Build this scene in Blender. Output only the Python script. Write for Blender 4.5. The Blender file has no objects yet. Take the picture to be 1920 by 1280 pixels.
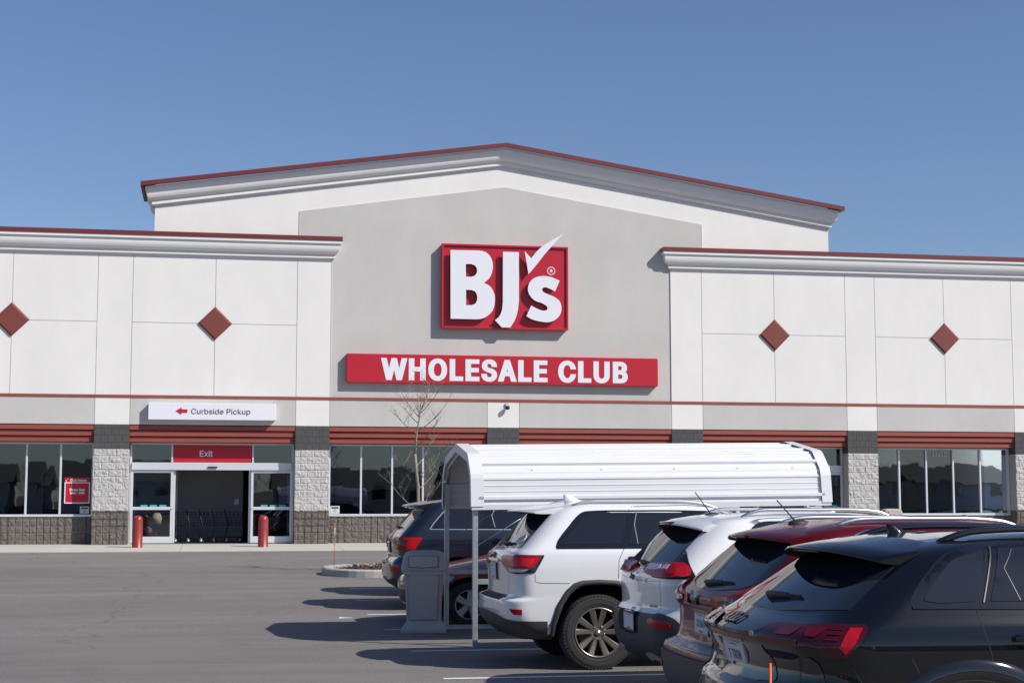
import bpy, bmesh, math, random
import numpy as np
from mathutils import Vector, Matrix, noise
from mathutils.bvhtree import BVHTree
from mathutils.geometry import tessellate_polygon, delaunay_2d_cdt
R = math.radians
sc = bpy.context.scene
COL = sc.collection
random.seed(7)

# ------------------------------------------------------------------ materials
MATS = {}
def mat(name, col, rough=0.6, metal=0.0, spec=0.5, coat=0.0, var=0.0, vscale=3.0, bump=0.0, bscale=40.0,
        speck=0.0, sscale=300.0, stretch=(1, 1, 1), trans=0.0, coatr=0.03, flake=0.0, sheen=0.0):
    """procedural principled material with object-space mottling, fine speckle and bump"""
    if name in MATS: return MATS[name]
    m = bpy.data.materials.new(name); m.use_nodes = True
    nt = m.node_tree; N = nt.nodes; L = nt.links
    b = N['Principled BSDF']
    b.inputs['Base Color'].default_value = (*col, 1)
    b.inputs['Roughness'].default_value = rough
    b.inputs['Metallic'].default_value = metal
    b.inputs['Specular IOR Level'].default_value = spec
    b.inputs['Coat Weight'].default_value = coat
    b.inputs['Coat Roughness'].default_value = coatr
    if trans: b.inputs['Transmission Weight'].default_value = trans
    tc = N.new('ShaderNodeTexCoord'); mp = N.new('ShaderNodeMapping')
    mp.inputs['Scale'].default_value = stretch
    L.new(tc.outputs['Object'], mp.inputs['Vector'])
    last = None
    def mixmul(fac_socket, lo, hi, prev):
        mr = N.new('ShaderNodeMapRange'); mr.inputs['From Min'].default_value = 0.25; mr.inputs['From Max'].default_value = 0.75
        mr.inputs['To Min'].default_value = lo; mr.inputs['To Max'].default_value = hi
        L.new(fac_socket, mr.inputs['Value'])
        mx = N.new('ShaderNodeMix'); mx.data_type = 'RGBA'; mx.blend_type = 'MULTIPLY'; mx.inputs['Factor'].default_value = 1
        if prev is None: mx.inputs[6].default_value = (*col, 1)
        else: L.new(prev, mx.inputs[6])
        L.new(mr.outputs['Result'], mx.inputs[7])
        return mx.outputs[2]
    if var:
        n1 = N.new('ShaderNodeTexNoise'); n1.inputs['Scale'].default_value = vscale; n1.inputs['Detail'].default_value = 6
        n1.inputs['Roughness'].default_value = 0.65
        L.new(mp.outputs['Vector'], n1.inputs['Vector'])
        last = mixmul(n1.outputs['Fac'], 1 - var, 1 + var, last)
    if speck:
        n2 = N.new('ShaderNodeTexNoise'); n2.inputs['Scale'].default_value = sscale; n2.inputs['Detail'].default_value = 2
        L.new(tc.outputs['Object'], n2.inputs['Vector'])
        last = mixmul(n2.outputs['Fac'], 1 - speck, 1 + speck, last)
    if last is not None: L.new(last, b.inputs['Base Color'])
    if bump:
        n3 = N.new('ShaderNodeTexNoise'); n3.inputs['Scale'].default_value = bscale; n3.inputs['Detail'].default_value = 4
        L.new(tc.outputs['Object'], n3.inputs['Vector'])
        bp = N.new('ShaderNodeBump'); bp.inputs['Strength'].default_value = bump; bp.inputs['Distance'].default_value = 0.01
        L.new(n3.outputs['Fac'], bp.inputs['Height']); L.new(bp.outputs['Normal'], b.inputs['Normal'])
    MATS[name] = m
    return m

def glass_mat(name, tint, ior=1.9, base=None):
    """flat pane: tinted see-through plus a clear mirror reflection weighted by Fresnel"""
    if name in MATS: return MATS[name]
    m = bpy.data.materials.new(name); m.use_nodes = True
    nt = m.node_tree; N = nt.nodes; L = nt.links; N.clear()
    out = N.new('ShaderNodeOutputMaterial'); mx = N.new('ShaderNodeMixShader'); fr = N.new('ShaderNodeFresnel')
    fr.inputs['IOR'].default_value = ior
    tr = N.new('ShaderNodeBsdfTransparent'); tr.inputs['Color'].default_value = (*tint, 1)
    gl = N.new('ShaderNodeBsdfGlossy'); gl.inputs['Roughness'].default_value = 0.012; gl.inputs['Color'].default_value = (.78,.89,1,1)
    tc = N.new('ShaderNodeTexCoord'); ns = N.new('ShaderNodeTexNoise'); ns.inputs['Scale'].default_value = 0.9
    bp = N.new('ShaderNodeBump'); bp.inputs['Strength'].default_value = 0.018; bp.inputs['Distance'].default_value = 0.08
    L.new(tc.outputs['Object'], ns.inputs['Vector']); L.new(ns.outputs['Fac'], bp.inputs['Height'])
    L.new(bp.outputs['Normal'], gl.inputs['Normal'])
    L.new(fr.outputs['Fac'], mx.inputs['Fac']); L.new(tr.outputs['BSDF'], mx.inputs[1]); L.new(gl.outputs['BSDF'], mx.inputs[2])
    L.new(mx.outputs['Shader'], out.inputs['Surface'])
    MATS[name] = m
    return m

# ------------------------------------------------------------------ mesh helpers
class MB:
    def __init__(s): s.v = []; s.f = []; s.m = []; s.s = []
    def add(s, vs, fs, m=0, smooth=False):
        o = len(s.v); s.v += [tuple(p) for p in vs]
        for f in fs: s.f.append([i + o for i in f]); s.m.append(m); s.s.append(smooth)
        return s
    def box(s, x0, x1, y0, y1, z0, z1, m=0):
        vs = [(x0,y0,z0),(x1,y0,z0),(x1,y1,z0),(x0,y1,z0),(x0,y0,z1),(x1,y0,z1),(x1,y1,z1),(x0,y1,z1)]
        return s.add(vs, [(0,3,2,1),(4,5,6,7),(0,1,5,4),(1,2,6,5),(2,3,7,6),(3,0,4,7)], m)
    def prism(s, poly, axis, a, b, m=0, smooth=False):
        """polygon extruded along an axis: X -> (y,z), Y -> (x,z), Z -> (x,y)"""
        f = {'X': lambda p, t: (t, p[0], p[1]), 'Y': lambda p, t: (p[0], t, p[1]), 'Z': lambda p, t: (p[0], p[1], t)}[axis]
        n = len(poly); vs = [f(p, a) for p in poly] + [f(p, b) for p in poly]
        fs = [list(range(n))[::-1], list(range(n, 2*n))]
        s.add(vs, fs, m)
        o = len(s.v) - 2*n
        for i in range(n):
            j = (i+1) % n
            s.f.append([o+i, o+j, o+n+j, o+n+i]); s.m.append(m); s.s.append(smooth)
        return s
    def loops(s, L, m=0, closed=True, caps=True, smooth=True):
        """skin a list of equal-length rings"""
        n = len(L[0]); vs = [p for r in L for p in r]; fs = []
        for k in range(len(L)-1):
            for i in range(n if closed else n-1):
                j = (i+1) % n
                fs.append((k*n+i, k*n+j, (k+1)*n+j, (k+1)*n+i))
        o = len(s.v); s.add(vs, fs, m, smooth)
        if caps:
            s.f.append([o+i for i in range(n)][::-1]); s.m.append(m); s.s.append(False)
            e = o+(len(L)-1)*n
            s.f.append([e+i for i in range(n)]); s.m.append(m); s.s.append(False)
        return s
    def tube(s, pts, r, n=8, m=0, r2=None, smooth=True):
        pts = [Vector(p) for p in pts]; L = []
        for i, p in enumerate(pts):
            d = (pts[min(i+1, len(pts)-1)] - pts[max(i-1, 0)]).normalized()
            u = d.cross(Vector((0,0,1)) if abs(d.z) < .9 else Vector((1,0,0))).normalized(); w = d.cross(u)
            rr = r if r2 is None else r + (r2-r)*i/(len(pts)-1)
            L.append([p + (u*math.cos(2*math.pi*k/n) + w*math.sin(2*math.pi*k/n))*rr for k in range(n)])
        return s.loops(L, m, True, True, smooth)
    def lathe(s, prof, c=(0,0,0), axis='Z', n=24, m=0, smooth=True, caps=True):
        L = []
        for r, h in prof:
            ring = []
            for k in range(n):
                a = 2*math.pi*k/n; p, q = r*math.cos(a), r*math.sin(a)
                ring.append({'Z': (c[0]+p, c[1]+q, c[2]+h), 'Y': (c[0]+p, c[1]+h, c[2]+q), 'X': (c[0]+h, c[1]+p, c[2]+q)}[axis])
            L.append(ring)
        return s.loops(L, m, True, caps, smooth)
    def bar(s, p, q, w, h, m=0):
        """square bar from p to q, w across, h up"""
        p, q = Vector(p), Vector(q); d = (q-p).normalized()
        u = d.cross(Vector((0,0,1)) if abs(d.z) < .9 else Vector((0,1,0))).normalized(); t = u.cross(d)
        c = [u*w/2+t*h/2, -u*w/2+t*h/2, -u*w/2-t*h/2, u*w/2-t*h/2]
        return s.loops([[p+a for a in c], [q+a for a in c]], m, True, True, False)
    def xform(s, M, start=0):
        for i in range(start, len(s.v)): s.v[i] = tuple(M @ Vector(s.v[i]))
        return s
    def build(s, name, mats, parent=None, loc=None, bevel=0, seg=2, fix=True):
        me = bpy.data.meshes.new(name); me.from_pydata(s.v, [], s.f)
        for mm in (mats if isinstance(mats, (list, tuple)) else [mats]): me.materials.append(mm)
        me.polygons.foreach_set('material_index', s.m); me.polygons.foreach_set('use_smooth', s.s)
        if fix:
            bm = bmesh.new(); bm.from_mesh(me); bmesh.ops.recalc_face_normals(bm, faces=bm.faces); bm.to_mesh(me); bm.free()
        me.update()
        o = bpy.data.objects.new(name, me); COL.objects.link(o)
        if parent is not None: o.parent = parent
        if loc is not None: o.location = loc
        if bevel:
            md = o.modifiers.new('bevel', 'BEVEL'); md.width = bevel; md.segments = seg; md.limit_method = 'ANGLE'; md.angle_limit = R(35)
        return o

def tag(o, label=None, cat=None, group=None, kind=None):
    for k, v in (('label', label), ('category', cat), ('group', group), ('kind', kind)):
        if v: o[k] = v
    return o
def thing(name, label, cat, loc=(0,0,0), rz=0, group=None):
    o = bpy.data.objects.new(name, None); COL.objects.link(o); o.empty_display_size = .2
    o.location = loc; o.rotation_euler = (0, 0, rz)
    return tag(o, label, cat, group)
def copy_tree(o, parent=None):
    c = o.copy(); COL.objects.link(c)
    if parent is not None: c.parent = parent
    for ch in o.children: copy_tree(ch, c)
    return c

def smooth_poly(pts, n=6):
    """closed outline; points (x,y) are smooth, (x,y,1) are corners"""
    P = [Vector(p[:2]) for p in pts]; C = [len(p) > 2 for p in pts]; N = len(P); out = []
    def tan(i, side):
        a, b, c = P[i-1], P[i], P[(i+1) % N]
        if C[i]: return (c-b) if side > 0 else (b-a)
        return (c-a)*.5
    for i in range(N):
        j = (i+1) % N; p, q = P[i], P[j]
        if C[i] and C[j]: out.append(p); continue
        t0, t1 = tan(i, 1), tan(j, -1)
        L = (q-p).length
        if t0.length > 0: t0 = t0.normalized()*L
        if t1.length > 0: t1 = t1.normalized()*L
        for k in range(n):
            t = k/n; h = (2*t**3-3*t*t+1, t**3-2*t*t+t, -2*t**3+3*t*t, t**3-t*t)
            out.append(p*h[0] + t0*h[1] + q*h[2] + t1*h[3])
    return [(p.x, p.y) for p in out]

def solid_outline(mb, rings, f, m=0, ms=None):
    """flat letters: rings[0] outline, others holes; f(u,v,w) -> world with w=0 back, 1 front"""
    V = [Vector((p[0], p[1], 0)) for r in rings for p in r]
    tris = tessellate_polygon([[Vector((p[0], p[1], 0)) for p in r] for r in rings])
    mb.add([f(p.x, p.y, 1) for p in V], tris, m)
    for r in rings:
        n = len(r)
        mb.add([f(p[0], p[1], 0) for p in r] + [f(p[0], p[1], 1) for p in r],
               [(i, (i+1) % n, n+(i+1) % n, n+i) for i in range(n)], m if ms is None else ms)

FONT = None
try:                                     # the grotesque that ships with Blender; falls back to the built-in face
    import os
    FONT = bpy.data.fonts.load(os.path.join(bpy.utils.resource_path('LOCAL'), 'datafiles', 'fonts', 'Inter.woff2'))
except Exception: FONT = None
def text_mesh(mb, s, size, f, depth=.01, bold=0.0, sx=1.0, align='CENTER', m=0, space=1.0):
    """lettering as a mesh: the union (non-zero winding) of each glyph's contours, thickened by shifted copies;
    f(u,v,w) -> 3D, w from 0 to depth"""
    cu = bpy.data.curves.new('lettering', 'FONT'); cu.body = s; cu.font = FONT or cu.font; cu.size = size; cu.align_x = align; cu.align_y = 'CENTER'
    cu.fill_mode = 'NONE' if hasattr(cu, 'fill_mode') else cu.fill_mode
    cu.resolution_u = 4; cu.space_character = space; cu.dimensions = '3D'
    ob = bpy.data.objects.new('lettering', cu); COL.objects.link(ob)
    dg = bpy.context.evaluated_depsgraph_get(); me = bpy.data.meshes.new_from_object(ob.evaluated_get(dg))
    nxt = {}
    for e in me.edges: nxt.setdefault(e.vertices[0], e.vertices[1])
    co = [(v.co.x*sx, v.co.y) for v in me.vertices]; seen = set(); cont = []
    for st_ in range(len(co)):
        if st_ in seen: continue
        c = []; i = st_
        while i is not None and i not in seen: seen.add(i); c.append(co[i]); i = nxt.get(i)
        if len(c) > 2: cont.append(c)
    bpy.data.objects.remove(ob); bpy.data.curves.remove(cu); bpy.data.meshes.remove(me)
    # gather contours into glyphs by overlapping x ranges
    cont.sort(key=lambda c: min(p[0] for p in c)); gl = []
    for c in cont:
        a, b = min(p[0] for p in c), max(p[0] for p in c)
        if gl and a < gl[-1][1]-1e-4: gl[-1][0].append(c); gl[-1][1] = max(gl[-1][1], b)
        else: gl.append([[c], b])
    def area(c): return sum(p[0]*q[1]-q[0]*p[1] for p, q in zip(c, c[1:]+c[:1]))/2
    def grow(c, sg):
        """offset a contour by bold with mitred corners"""
        c = [p for p, q in zip(c, c[1:]+c[:1]) if math.hypot(p[0]-q[0], p[1]-q[1]) > 1e-5]; out = []
        for i, p in enumerate(c):
            a, b = c[i-1], c[(i+1) % len(c)]
            d1 = Vector((p[0]-a[0], p[1]-a[1])).normalized(); d2 = Vector((b[0]-p[0], b[1]-p[1])).normalized()
            n1 = Vector((d1.y, -d1.x))*sg; n2 = Vector((d2.y, -d2.x))*sg; h = n1+n2
            if h.length < .3: h = n1*1.0
            else: h = h*(2/h.length_squared)
            if h.length > 2: h = h.normalized()*2
            out.append((p[0]+h.x*bold, p[1]+h.y*bold))
        return out
    for cs, _ in gl:
        sg = 1 if max((area(c) for c in cs), key=abs) > 0 else -1
        P = [grow(c, sg) for c in cs] if bold > 0 else cs
        V = []; E = []
        for c in P:
            o = len(V); V += [Vector(q) for q in c]; E += [(o+i, o+(i+1) % len(c)) for i in range(len(c))]
        vs, es, fs, *_ = delaunay_2d_cdt(V, E, [], 0, 1e-6)
        keep = []
        for t in fs:
            x = sum(vs[i].x for i in t)/len(t); y = sum(vs[i].y for i in t)/len(t)
            tot = 0
            for c in P:
                for (ax, ay), (bx, by) in zip(c, c[1:]+c[:1]):
                    if ay <= y < by and (bx-ax)*(y-ay)-(x-ax)*(by-ay) > 0: tot += 1
                    elif by <= y < ay and (bx-ax)*(y-ay)-(x-ax)*(by-ay) < 0: tot -= 1
            if tot*sg > 0: keep.append(list(t))
        mb.add([f(v.x, v.y, depth) for v in vs], keep, m)
        cnt = {(a, b) for t in keep for a, b in zip(t, t[1:]+t[:1])}
        for a, b in cnt:
            if (b, a) not in cnt:
                mb.add([f(vs[a].x, vs[a].y, 0), f(vs[b].x, vs[b].y, 0), f(vs[b].x, vs[b].y, depth), f(vs[a].x, vs[a].y, depth)], [(0,1,2,3)], m)

# ------------------------------------------------------------------ palette
M_white = mat('white_stucco', (.76,.75,.73), .9, spec=.2, var=.055, vscale=.7, bump=.35, bscale=60, speck=.03, sscale=90, stretch=(1,1,.55))
M_gray = mat('gray_stucco', (.525,.515,.495), .9, spec=.2, var=.085, vscale=.6, bump=.35, bscale=60, speck=.03, sscale=90, stretch=(1,1,.6))
M_groove = mat('score_joint', (.54,.54,.53), .9)
M_trim = mat('cornice_foam', (.78,.78,.77), .85, spec=.2, var=.03, vscale=1.2, bump=.2, bscale=50)
M_coping = mat('maroon_coping', (.155,.027,.027), .45, var=.08, vscale=2)
M_red = mat('brick_red_paint', (.27,.062,.045), .65, var=.07, vscale=3, bump=.2, bscale=80)
M_diamond = mat('diamond_red', (.185,.043,.033), .7, var=.06, vscale=4, bump=.2, bscale=80)
M_signred = mat('sign_red', (.47,.018,.035), .35, spec=.4, var=.03, vscale=1)
M_signwhite = mat('sign_white', (.76,.77,.83), .35, spec=.4, var=.02, vscale=1)
M_lightblock = mat('pale_split_block', (.47,.46,.45), .95, spec=.15, var=.12, vscale=7, bump=.8, bscale=55, speck=.10, sscale=130)
M_darkblock = mat('smooth_charcoal_block', (.085,.085,.088), .9, spec=.2, var=.12, vscale=6, bump=.3, bscale=80)
M_baseblock = mat('brown_split_block', (.155,.138,.122), .95, spec=.15, var=.25, vscale=9, bump=1.0, bscale=60, speck=.3, sscale=110)
M_mortar = mat('dark_mortar', (.05,.047,.043), .95)
M_mortar2 = mat('pale_mortar', (.41,.40,.39), .95)
M_alu = mat('white_aluminium', (.66,.68,.71), .4, metal=0.25, var=.04, vscale=4)
M_aludark = mat('grey_aluminium', (.40,.41,.43), .4, metal=.4)
M_pane = glass_mat('window_glass', (.38,.44,.48), 2.2)
M_black = mat('black_plastic', (.018,.018,.02), .55)
M_rubber = mat('tyre_rubber', (.028,.028,.028), .85, var=.15, vscale=12)
M_galv = mat('galvanised_steel', (.50,.53,.56), .42, metal=.75, var=.12, vscale=14, bump=.1, bscale=60)
M_sheet = mat('white_sheet_steel', (.66,.67,.69), .38, spec=.5, var=.03, vscale=3)
M_bollard = mat('bollard_sleeve', (.25,.034,.028), .35, spec=.5, var=.05, vscale=5)
M_bin = mat('grey_moulded_plastic', (.44,.42,.40), .75, spec=.3, var=.06, vscale=6, bump=.3, bscale=160, speck=.06, sscale=220)
M_binbeige = mat('beige_moulded_plastic', (.40,.36,.30), .75, spec=.3, var=.05, vscale=6)
M_conc = mat('pale_concrete', (.47,.445,.41), .92, spec=.15, var=.10, vscale=1.2, bump=.3, bscale=50, speck=.08, sscale=120)
M_paint = mat('road_marking_white', (.72,.72,.70), .8, var=.12, vscale=6, speck=.12, sscale=70)
M_floor = mat('interior_floor', (.09,.09,.09), .5)
M_inwall = mat('interior_wall', (.42,.43,.44), .9, var=.05)
M_indark = mat('interior_dark', (.05,.052,.055), .9)
M_orange = mat('orange_rod', (.80,.13,.02), .4)
M_bark = mat('grey_bark', (.27,.225,.185), .9, var=.25, vscale=20)
# ------------------------------------------------------------------ world, sun, camera
EL, AZ = R(40), R(53)                       # sun: height, and angle from the facade's normal towards +X
SUN = Vector((math.sin(AZ)*math.cos(EL), -math.cos(AZ)*math.cos(EL), math.sin(EL)))
w = bpy.data.worlds.new('World'); sc.world = w; w.use_nodes = True
nt = w.node_tree; bg = nt.nodes['Background']
sky = nt.nodes.new('ShaderNodeTexSky'); sky.sky_type = 'NISHITA'; sky.sun_disc = False
sky.sun_elevation = EL; sky.sun_rotation = math.atan2(SUN.x, SUN.y)
sky.altitude = 300; sky.air_density = 1.0; sky.dust_density = .6; sky.ozone_density = 3.0
tn = nt.nodes.new('ShaderNodeMix'); tn.data_type = 'RGBA'; tn.blend_type = 'MULTIPLY'; tn.inputs[0].default_value = 1
tn.inputs[7].default_value = (.935, .955, 1.085, 1)                        # the photograph's slightly violet white balance
nt.links.new(sky.outputs['Color'], tn.inputs[6]); nt.links.new(tn.outputs[2], bg.inputs['Color']); bg.inputs['Strength'].default_value = .085
sl = bpy.data.lights.new('sun', 'SUN'); sl.energy = 4.6; sl.angle = R(.53); sl.color = (1, .945, .865)
so = bpy.data.objects.new('sun', sl); COL.objects.link(so); so.rotation_euler = SUN.to_track_quat('Z', 'Y').to_euler(); so.location = SUN*80

cd = bpy.data.cameras.new('camera'); cd.sensor_width = 36; cd.lens = 56.25; cd.clip_end = 3000; cd.clip_start = .1
cam = bpy.data.objects.new('camera', cd); COL.objects.link(cam); sc.camera = cam
PITCH, YAW, EYE = math.atan(302/3000), R(10.6), 1.68
rt = Vector((math.cos(YAW), -math.sin(YAW), 0)); fw = Vector((math.sin(YAW)*math.cos(PITCH), math.cos(YAW)*math.cos(PITCH), math.sin(PITCH)))
up = rt.cross(fw)
cam.matrix_world = Matrix(((rt.x, up.x, -fw.x, 0), (rt.y, up.y, -fw.y, 0), (rt.z, up.z, -fw.z, EYE), (0,0,0,1)))
sc.view_settings.view_transform = 'Standard'; sc.view_settings.look = 'None'
sc.view_settings.exposure = 0.19; sc.view_settings.gamma = 1
sc.render.engine = 'CYCLES'
try:
    sc.cycles.max_bounces = 8; sc.cycles.transparent_max_bounces = 12; sc.cycles.caustics_reflective = False
except Exception: pass

# ------------------------------------------------------------------ ground
GP = [(-400,0),(20,0),(24,.012),(27,.05),(30,.098),(33,.16),(38,.265),(44.4,.365),(47,.365),(600,.365)]
def gz(y):
    for (a, za), (b, zb) in zip(GP, GP[1:]):
        if y <= b:
            return za + (zb-za)*(y-a)/(b-a)
    return GP[-1][1]
def asphalt():
    m = bpy.data.materials.new('worn_asphalt'); m.use_nodes = True
    N = m.node_tree.nodes; L = m.node_tree.links; b = N['Principled BSDF']
    b.inputs['Roughness'].default_value = .82; b.inputs['Specular IOR Level'].default_value = .3
    tc = N.new('ShaderNodeTexCoord')
    def nz(scale, det, stretch=(1,1,1), rough=.6):
        mp = N.new('ShaderNodeMapping'); mp.inputs['Scale'].default_value = stretch
        L.new(tc.outputs['Object'], mp.inputs['Vector'])
        n = N.new('ShaderNodeTexNoise'); n.inputs['Scale'].default_value = scale; n.inputs['Detail'].default_value = det
        n.inputs['Roughness'].default_value = rough
        L.new(mp.outputs['Vector'], n.inputs['Vector']); return n.outputs['Fac']
    def rng(v, a, c, lo, hi):
        r = N.new('ShaderNodeMapRange'); r.inputs[1].default_value = a; r.inputs[2].default_value = c
        r.inputs[3].default_value = lo; r.inputs[4].default_value = hi; L.new(v, r.inputs[0]); return r.outputs[0]
    def mul(a, c):
        q = N.new('ShaderNodeMath'); q.operation = 'MULTIPLY'; L.new(a, q.inputs[0]); L.new(c, q.inputs[1]); return q.outputs[0]
    big = rng(nz(.16, 4, (.5,1,1)), .3, .7, .88, 1.10)             # broad patches
    streak = rng(nz(.9, 6, (.22,1.6,1)), .3, .7, .88, 1.12)         # drag marks along the lanes
    stain = rng(nz(.55, 8, (1,1,1), .75), .56, .76, 1.0, .68)        # oil and damp stains
    agg = rng(nz(60, 4), .3, .7, .66, 1.38)                         # aggregate
    agg2 = rng(nz(26, 3), .3, .7, .90, 1.10)
    v = mul(mul(mul(big, streak), mul(stain, agg)), agg2)
    vo = N.new('ShaderNodeTexVoronoi'); vo.feature = 'DISTANCE_TO_EDGE'; vo.inputs['Scale'].default_value = .085
    wn = N.new('ShaderNodeTexNoise'); wn.inputs['Scale'].default_value = .6; wn.inputs['Detail'].default_value = 8
    L.new(tc.outputs['Object'], wn.inputs['Vector'])
    ad = N.new('ShaderNodeVectorMath'); ad.operation = 'MULTIPLY_ADD'; ad.inputs[1].default_value = (1.6,1.6,0)
    L.new(wn.outputs['Color'], ad.inputs[0]); L.new(tc.outputs['Object'], ad.inputs[2]); L.new(ad.outputs[0], vo.inputs['Vector'])
    v = mul(v, rng(vo.outputs['Distance'], 0, .0016, .62, 1.0))      # a few fine cracks
    mx = N.new('ShaderNodeMix'); mx.data_type = 'RGBA'; mx.blend_type = 'MULTIPLY'; mx.inputs[0].default_value = 1
    mx.inputs[6].default_value = (.180,.166,.157,1); L.new(v, mx.inputs[7]); L.new(mx.outputs[2], b.inputs['Base Color'])
    bp = N.new('ShaderNodeBump'); bp.inputs['Strength'].default_value = .5; bp.inputs['Distance'].default_value = .01
    L.new(agg, bp.inputs['Height']); L.new(bp.outputs['Normal'], b.inputs['Normal'])
    return m
M_asph = asphalt()
g = MB()
xs = [-600, -60, 0, 60, 700]
ys = [p[0] for p in GP]
g.add([(x, y, gz(y)) for y in ys for x in xs],
      [(j*5+i, j*5+i+1, (j+1)*5+i+1, (j+1)*5+i) for j in range(len(ys)-1) for i in range(4)])
tag(g.build('parking_lot', M_asph), kind='structure')

# concrete walk along the store front, falling gently to the lot
WY = 48.0
sw = MB()
prof = [(44.4, gz(44.4)-.05), (44.4, .385), (44.46, .397), (WY+.44, .478), (WY+.44, .2)]
xj = [-30, -14, -9.6, -5.2, -.8, 3.6, 8.0, 12.4, 16.8, 21.2, 25.6, 30, 50]
for a, b in zip(xj, xj[1:]):
    sw.prism([(p[0], p[1]) for p in prof], 'X', a+.006, b-.006)
sw.box(-30, 50, 44.41, WY+.4, .2, .375, 1)
tag(sw.build('sidewalk', [M_conc, M_mortar2]), kind='structure')

# stall markings
def stripe(x0, y0, x1, y1, wd=.10):
    mb = MB(); n = max(2, int(abs(x1-x0)/.5)); vs = []
    for i in range(n+1):
        t = i/n; x = x0+(x1-x0)*t; y = y0+(y1-y0)*t
        vs += [(x, y-wd/2, gz(y-wd/2)+.004), (x, y+wd/2, gz(y+wd/2)+.004)]
    mb.add(vs, [(2*i, 2*i+2, 2*i+3, 2*i+1) for i in range(n)])
    tag(mb.build('parking_line', M_paint), kind='structure')
for x0, y in [(2.22,15.45),(2.27,18.36),(2.29,21.42),(2.33,24.22),(2.42,27.15),(2.56,30.05),(2.2,12.6),(2.2,9.75),(2.2,6.9)]:
    stripe(x0, y, x0+5.2, y-.03)

# planted island with kerb
def rrect(x0, x1, y0, y1, r, n=10):
    pts = []
    for cx, cy, a0 in ((x1-r,y0+r,-90),(x1-r,y1-r,0),(x0+r,y1-r,90),(x0+r,y0+r,180)):
        for k in range(n+1):
            a = R(a0+90*k/n); pts.append((cx+r*math.cos(a), cy+r*math.sin(a)))
    return pts
IX0, IX1, IY0, IY1 = 2.32, 12.2, 32.9, 35.3
o_ = rrect(IX0, IX1, IY0, IY1, 1.15); i_ = rrect(IX0+.17, IX1-.17, IY0+.17, IY1-.17, .98)
o2 = rrect(IX0+.03, IX1-.03, IY0+.03, IY1-.03, 1.12); n_ = len(o_)
kb = MB()
kb.loops([[(x, y, gz(y)-.05) for x, y in o_], [(x, y, gz(y)+.13) for x, y in o_], [(x, y, gz(y)+.155) for x, y in o2],
          [(x, y, gz(y)+.155) for x, y in i_], [(x, y, gz(y)+.05) for x, y in i_]], 0, True, False, False)
tag(kb.build('island_kerb', mat('kerb_concrete', (.40,.385,.36), .92, spec=.15, var=.16, vscale=2.5, bump=.4, bscale=50, speck=.12, sscale=90)), kind='structure')
mu = MB(); rnd = random.Random(3)
mu.add([(x, y, gz(y)+.10) for x, y in i_], [list(range(n_))])
for k in range(5200):                                             # bark chips
    x, y = rnd.uniform(IX0+.2, IX1-.2), rnd.uniform(IY0+.2, IY1-.2)
    if x < IX0+1.15 and (x-IX0-1.15)**2+(y-(IY0+IY1)/2)**2 > .95**2: continue
    a = rnd.uniform(0, 6.28); l = rnd.uniform(.02, .06); wd = rnd.uniform(.008, .02); z = gz(y)+.105+rnd.random()*.045+.03*math.sin(x*2.1)
    dx, dy = math.cos(a)*l, math.sin(a)*l; ex, ey = -math.sin(a)*wd, math.cos(a)*wd; t = rnd.uniform(-.02, .03)
    mu.add([(x-dx,y-dy,z),(x+ex,y+ey,z+.012),(x+dx,y+dy,z+t),(x-ex,y-ey,z+.004)], [(0,1,2,3)], rnd.choice((0,0,1,2)))
tag(mu.build('mulch', [mat('mulch_brown', (.075,.042,.028), .95), mat('mulch_dark', (.035,.022,.016), .95), mat('mulch_tan', (.16,.10,.065), .95)]),
    'brown bark mulch filling the kerbed island', 'mulch', kind='stuff')

# the land behind the photographer, which the store windows and car paint mirror
hl = MB(); nx, ny = 60, 10; rnd = random.Random(11)
def hz(x, t): return (2.6+1.5*noise.noise((x*.02, 3.1, 0))+.8*noise.noise((x*.06, 1, 0)))*math.sin(math.pi*min(1, t*1.2)/1.2*.62)
hl.add([(-220+440*i/nx, -46-60*j/ny, hz(-220+440*i/nx, j/ny)-.05) for j in range(ny+1) for i in range(nx+1)],
       [(j*(nx+1)+i, j*(nx+1)+i+1, (j+1)*(nx+1)+i+1, (j+1)*(nx+1)+i) for j in range(ny) for i in range(nx)], 0, True)
tag(hl.build('hill', mat('winter_grass', (.085,.075,.045), .95, var=.3, vscale=.6)), kind='structure')
tw = MB()
def twig(p, d, l, r, lev):
    q = p + d*l
    tw.loops([[p+Vector((r*math.cos(a), r*math.sin(a), 0)) for a in (0, 2.1, 4.2)], [q+Vector((r*.6*math.cos(a), r*.6*math.sin(a), 0)) for a in (0, 2.1, 4.2)]], 0, True, False)
    if lev:
        for _ in range(3):
            nd = (d + Vector((rnd.uniform(-.8,.8), rnd.uniform(-.8,.8), rnd.uniform(-.2,.6)))).normalized()
            twig(p+d*l*rnd.uniform(.5, 1), nd, l*rnd.uniform(.6,.8), r*.6, lev-1)
for k in range(70):
    x = -130 + k*4.6 + rnd.uniform(-2, 2); y = -60 - rnd.uniform(0, 30)
    twig(Vector((x, y, 1.0)), Vector((rnd.uniform(-.1,.1), rnd.uniform(-.1,.1), 1)).normalized(), rnd.uniform(1.6, 2.5), .06, 4)
tag(tw.build('bare_treeline', mat('winter_twigs', (.07,.055,.045), .95)), 'bare winter trees mirrored in the store windows', 'treeline', kind='stuff')

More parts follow.
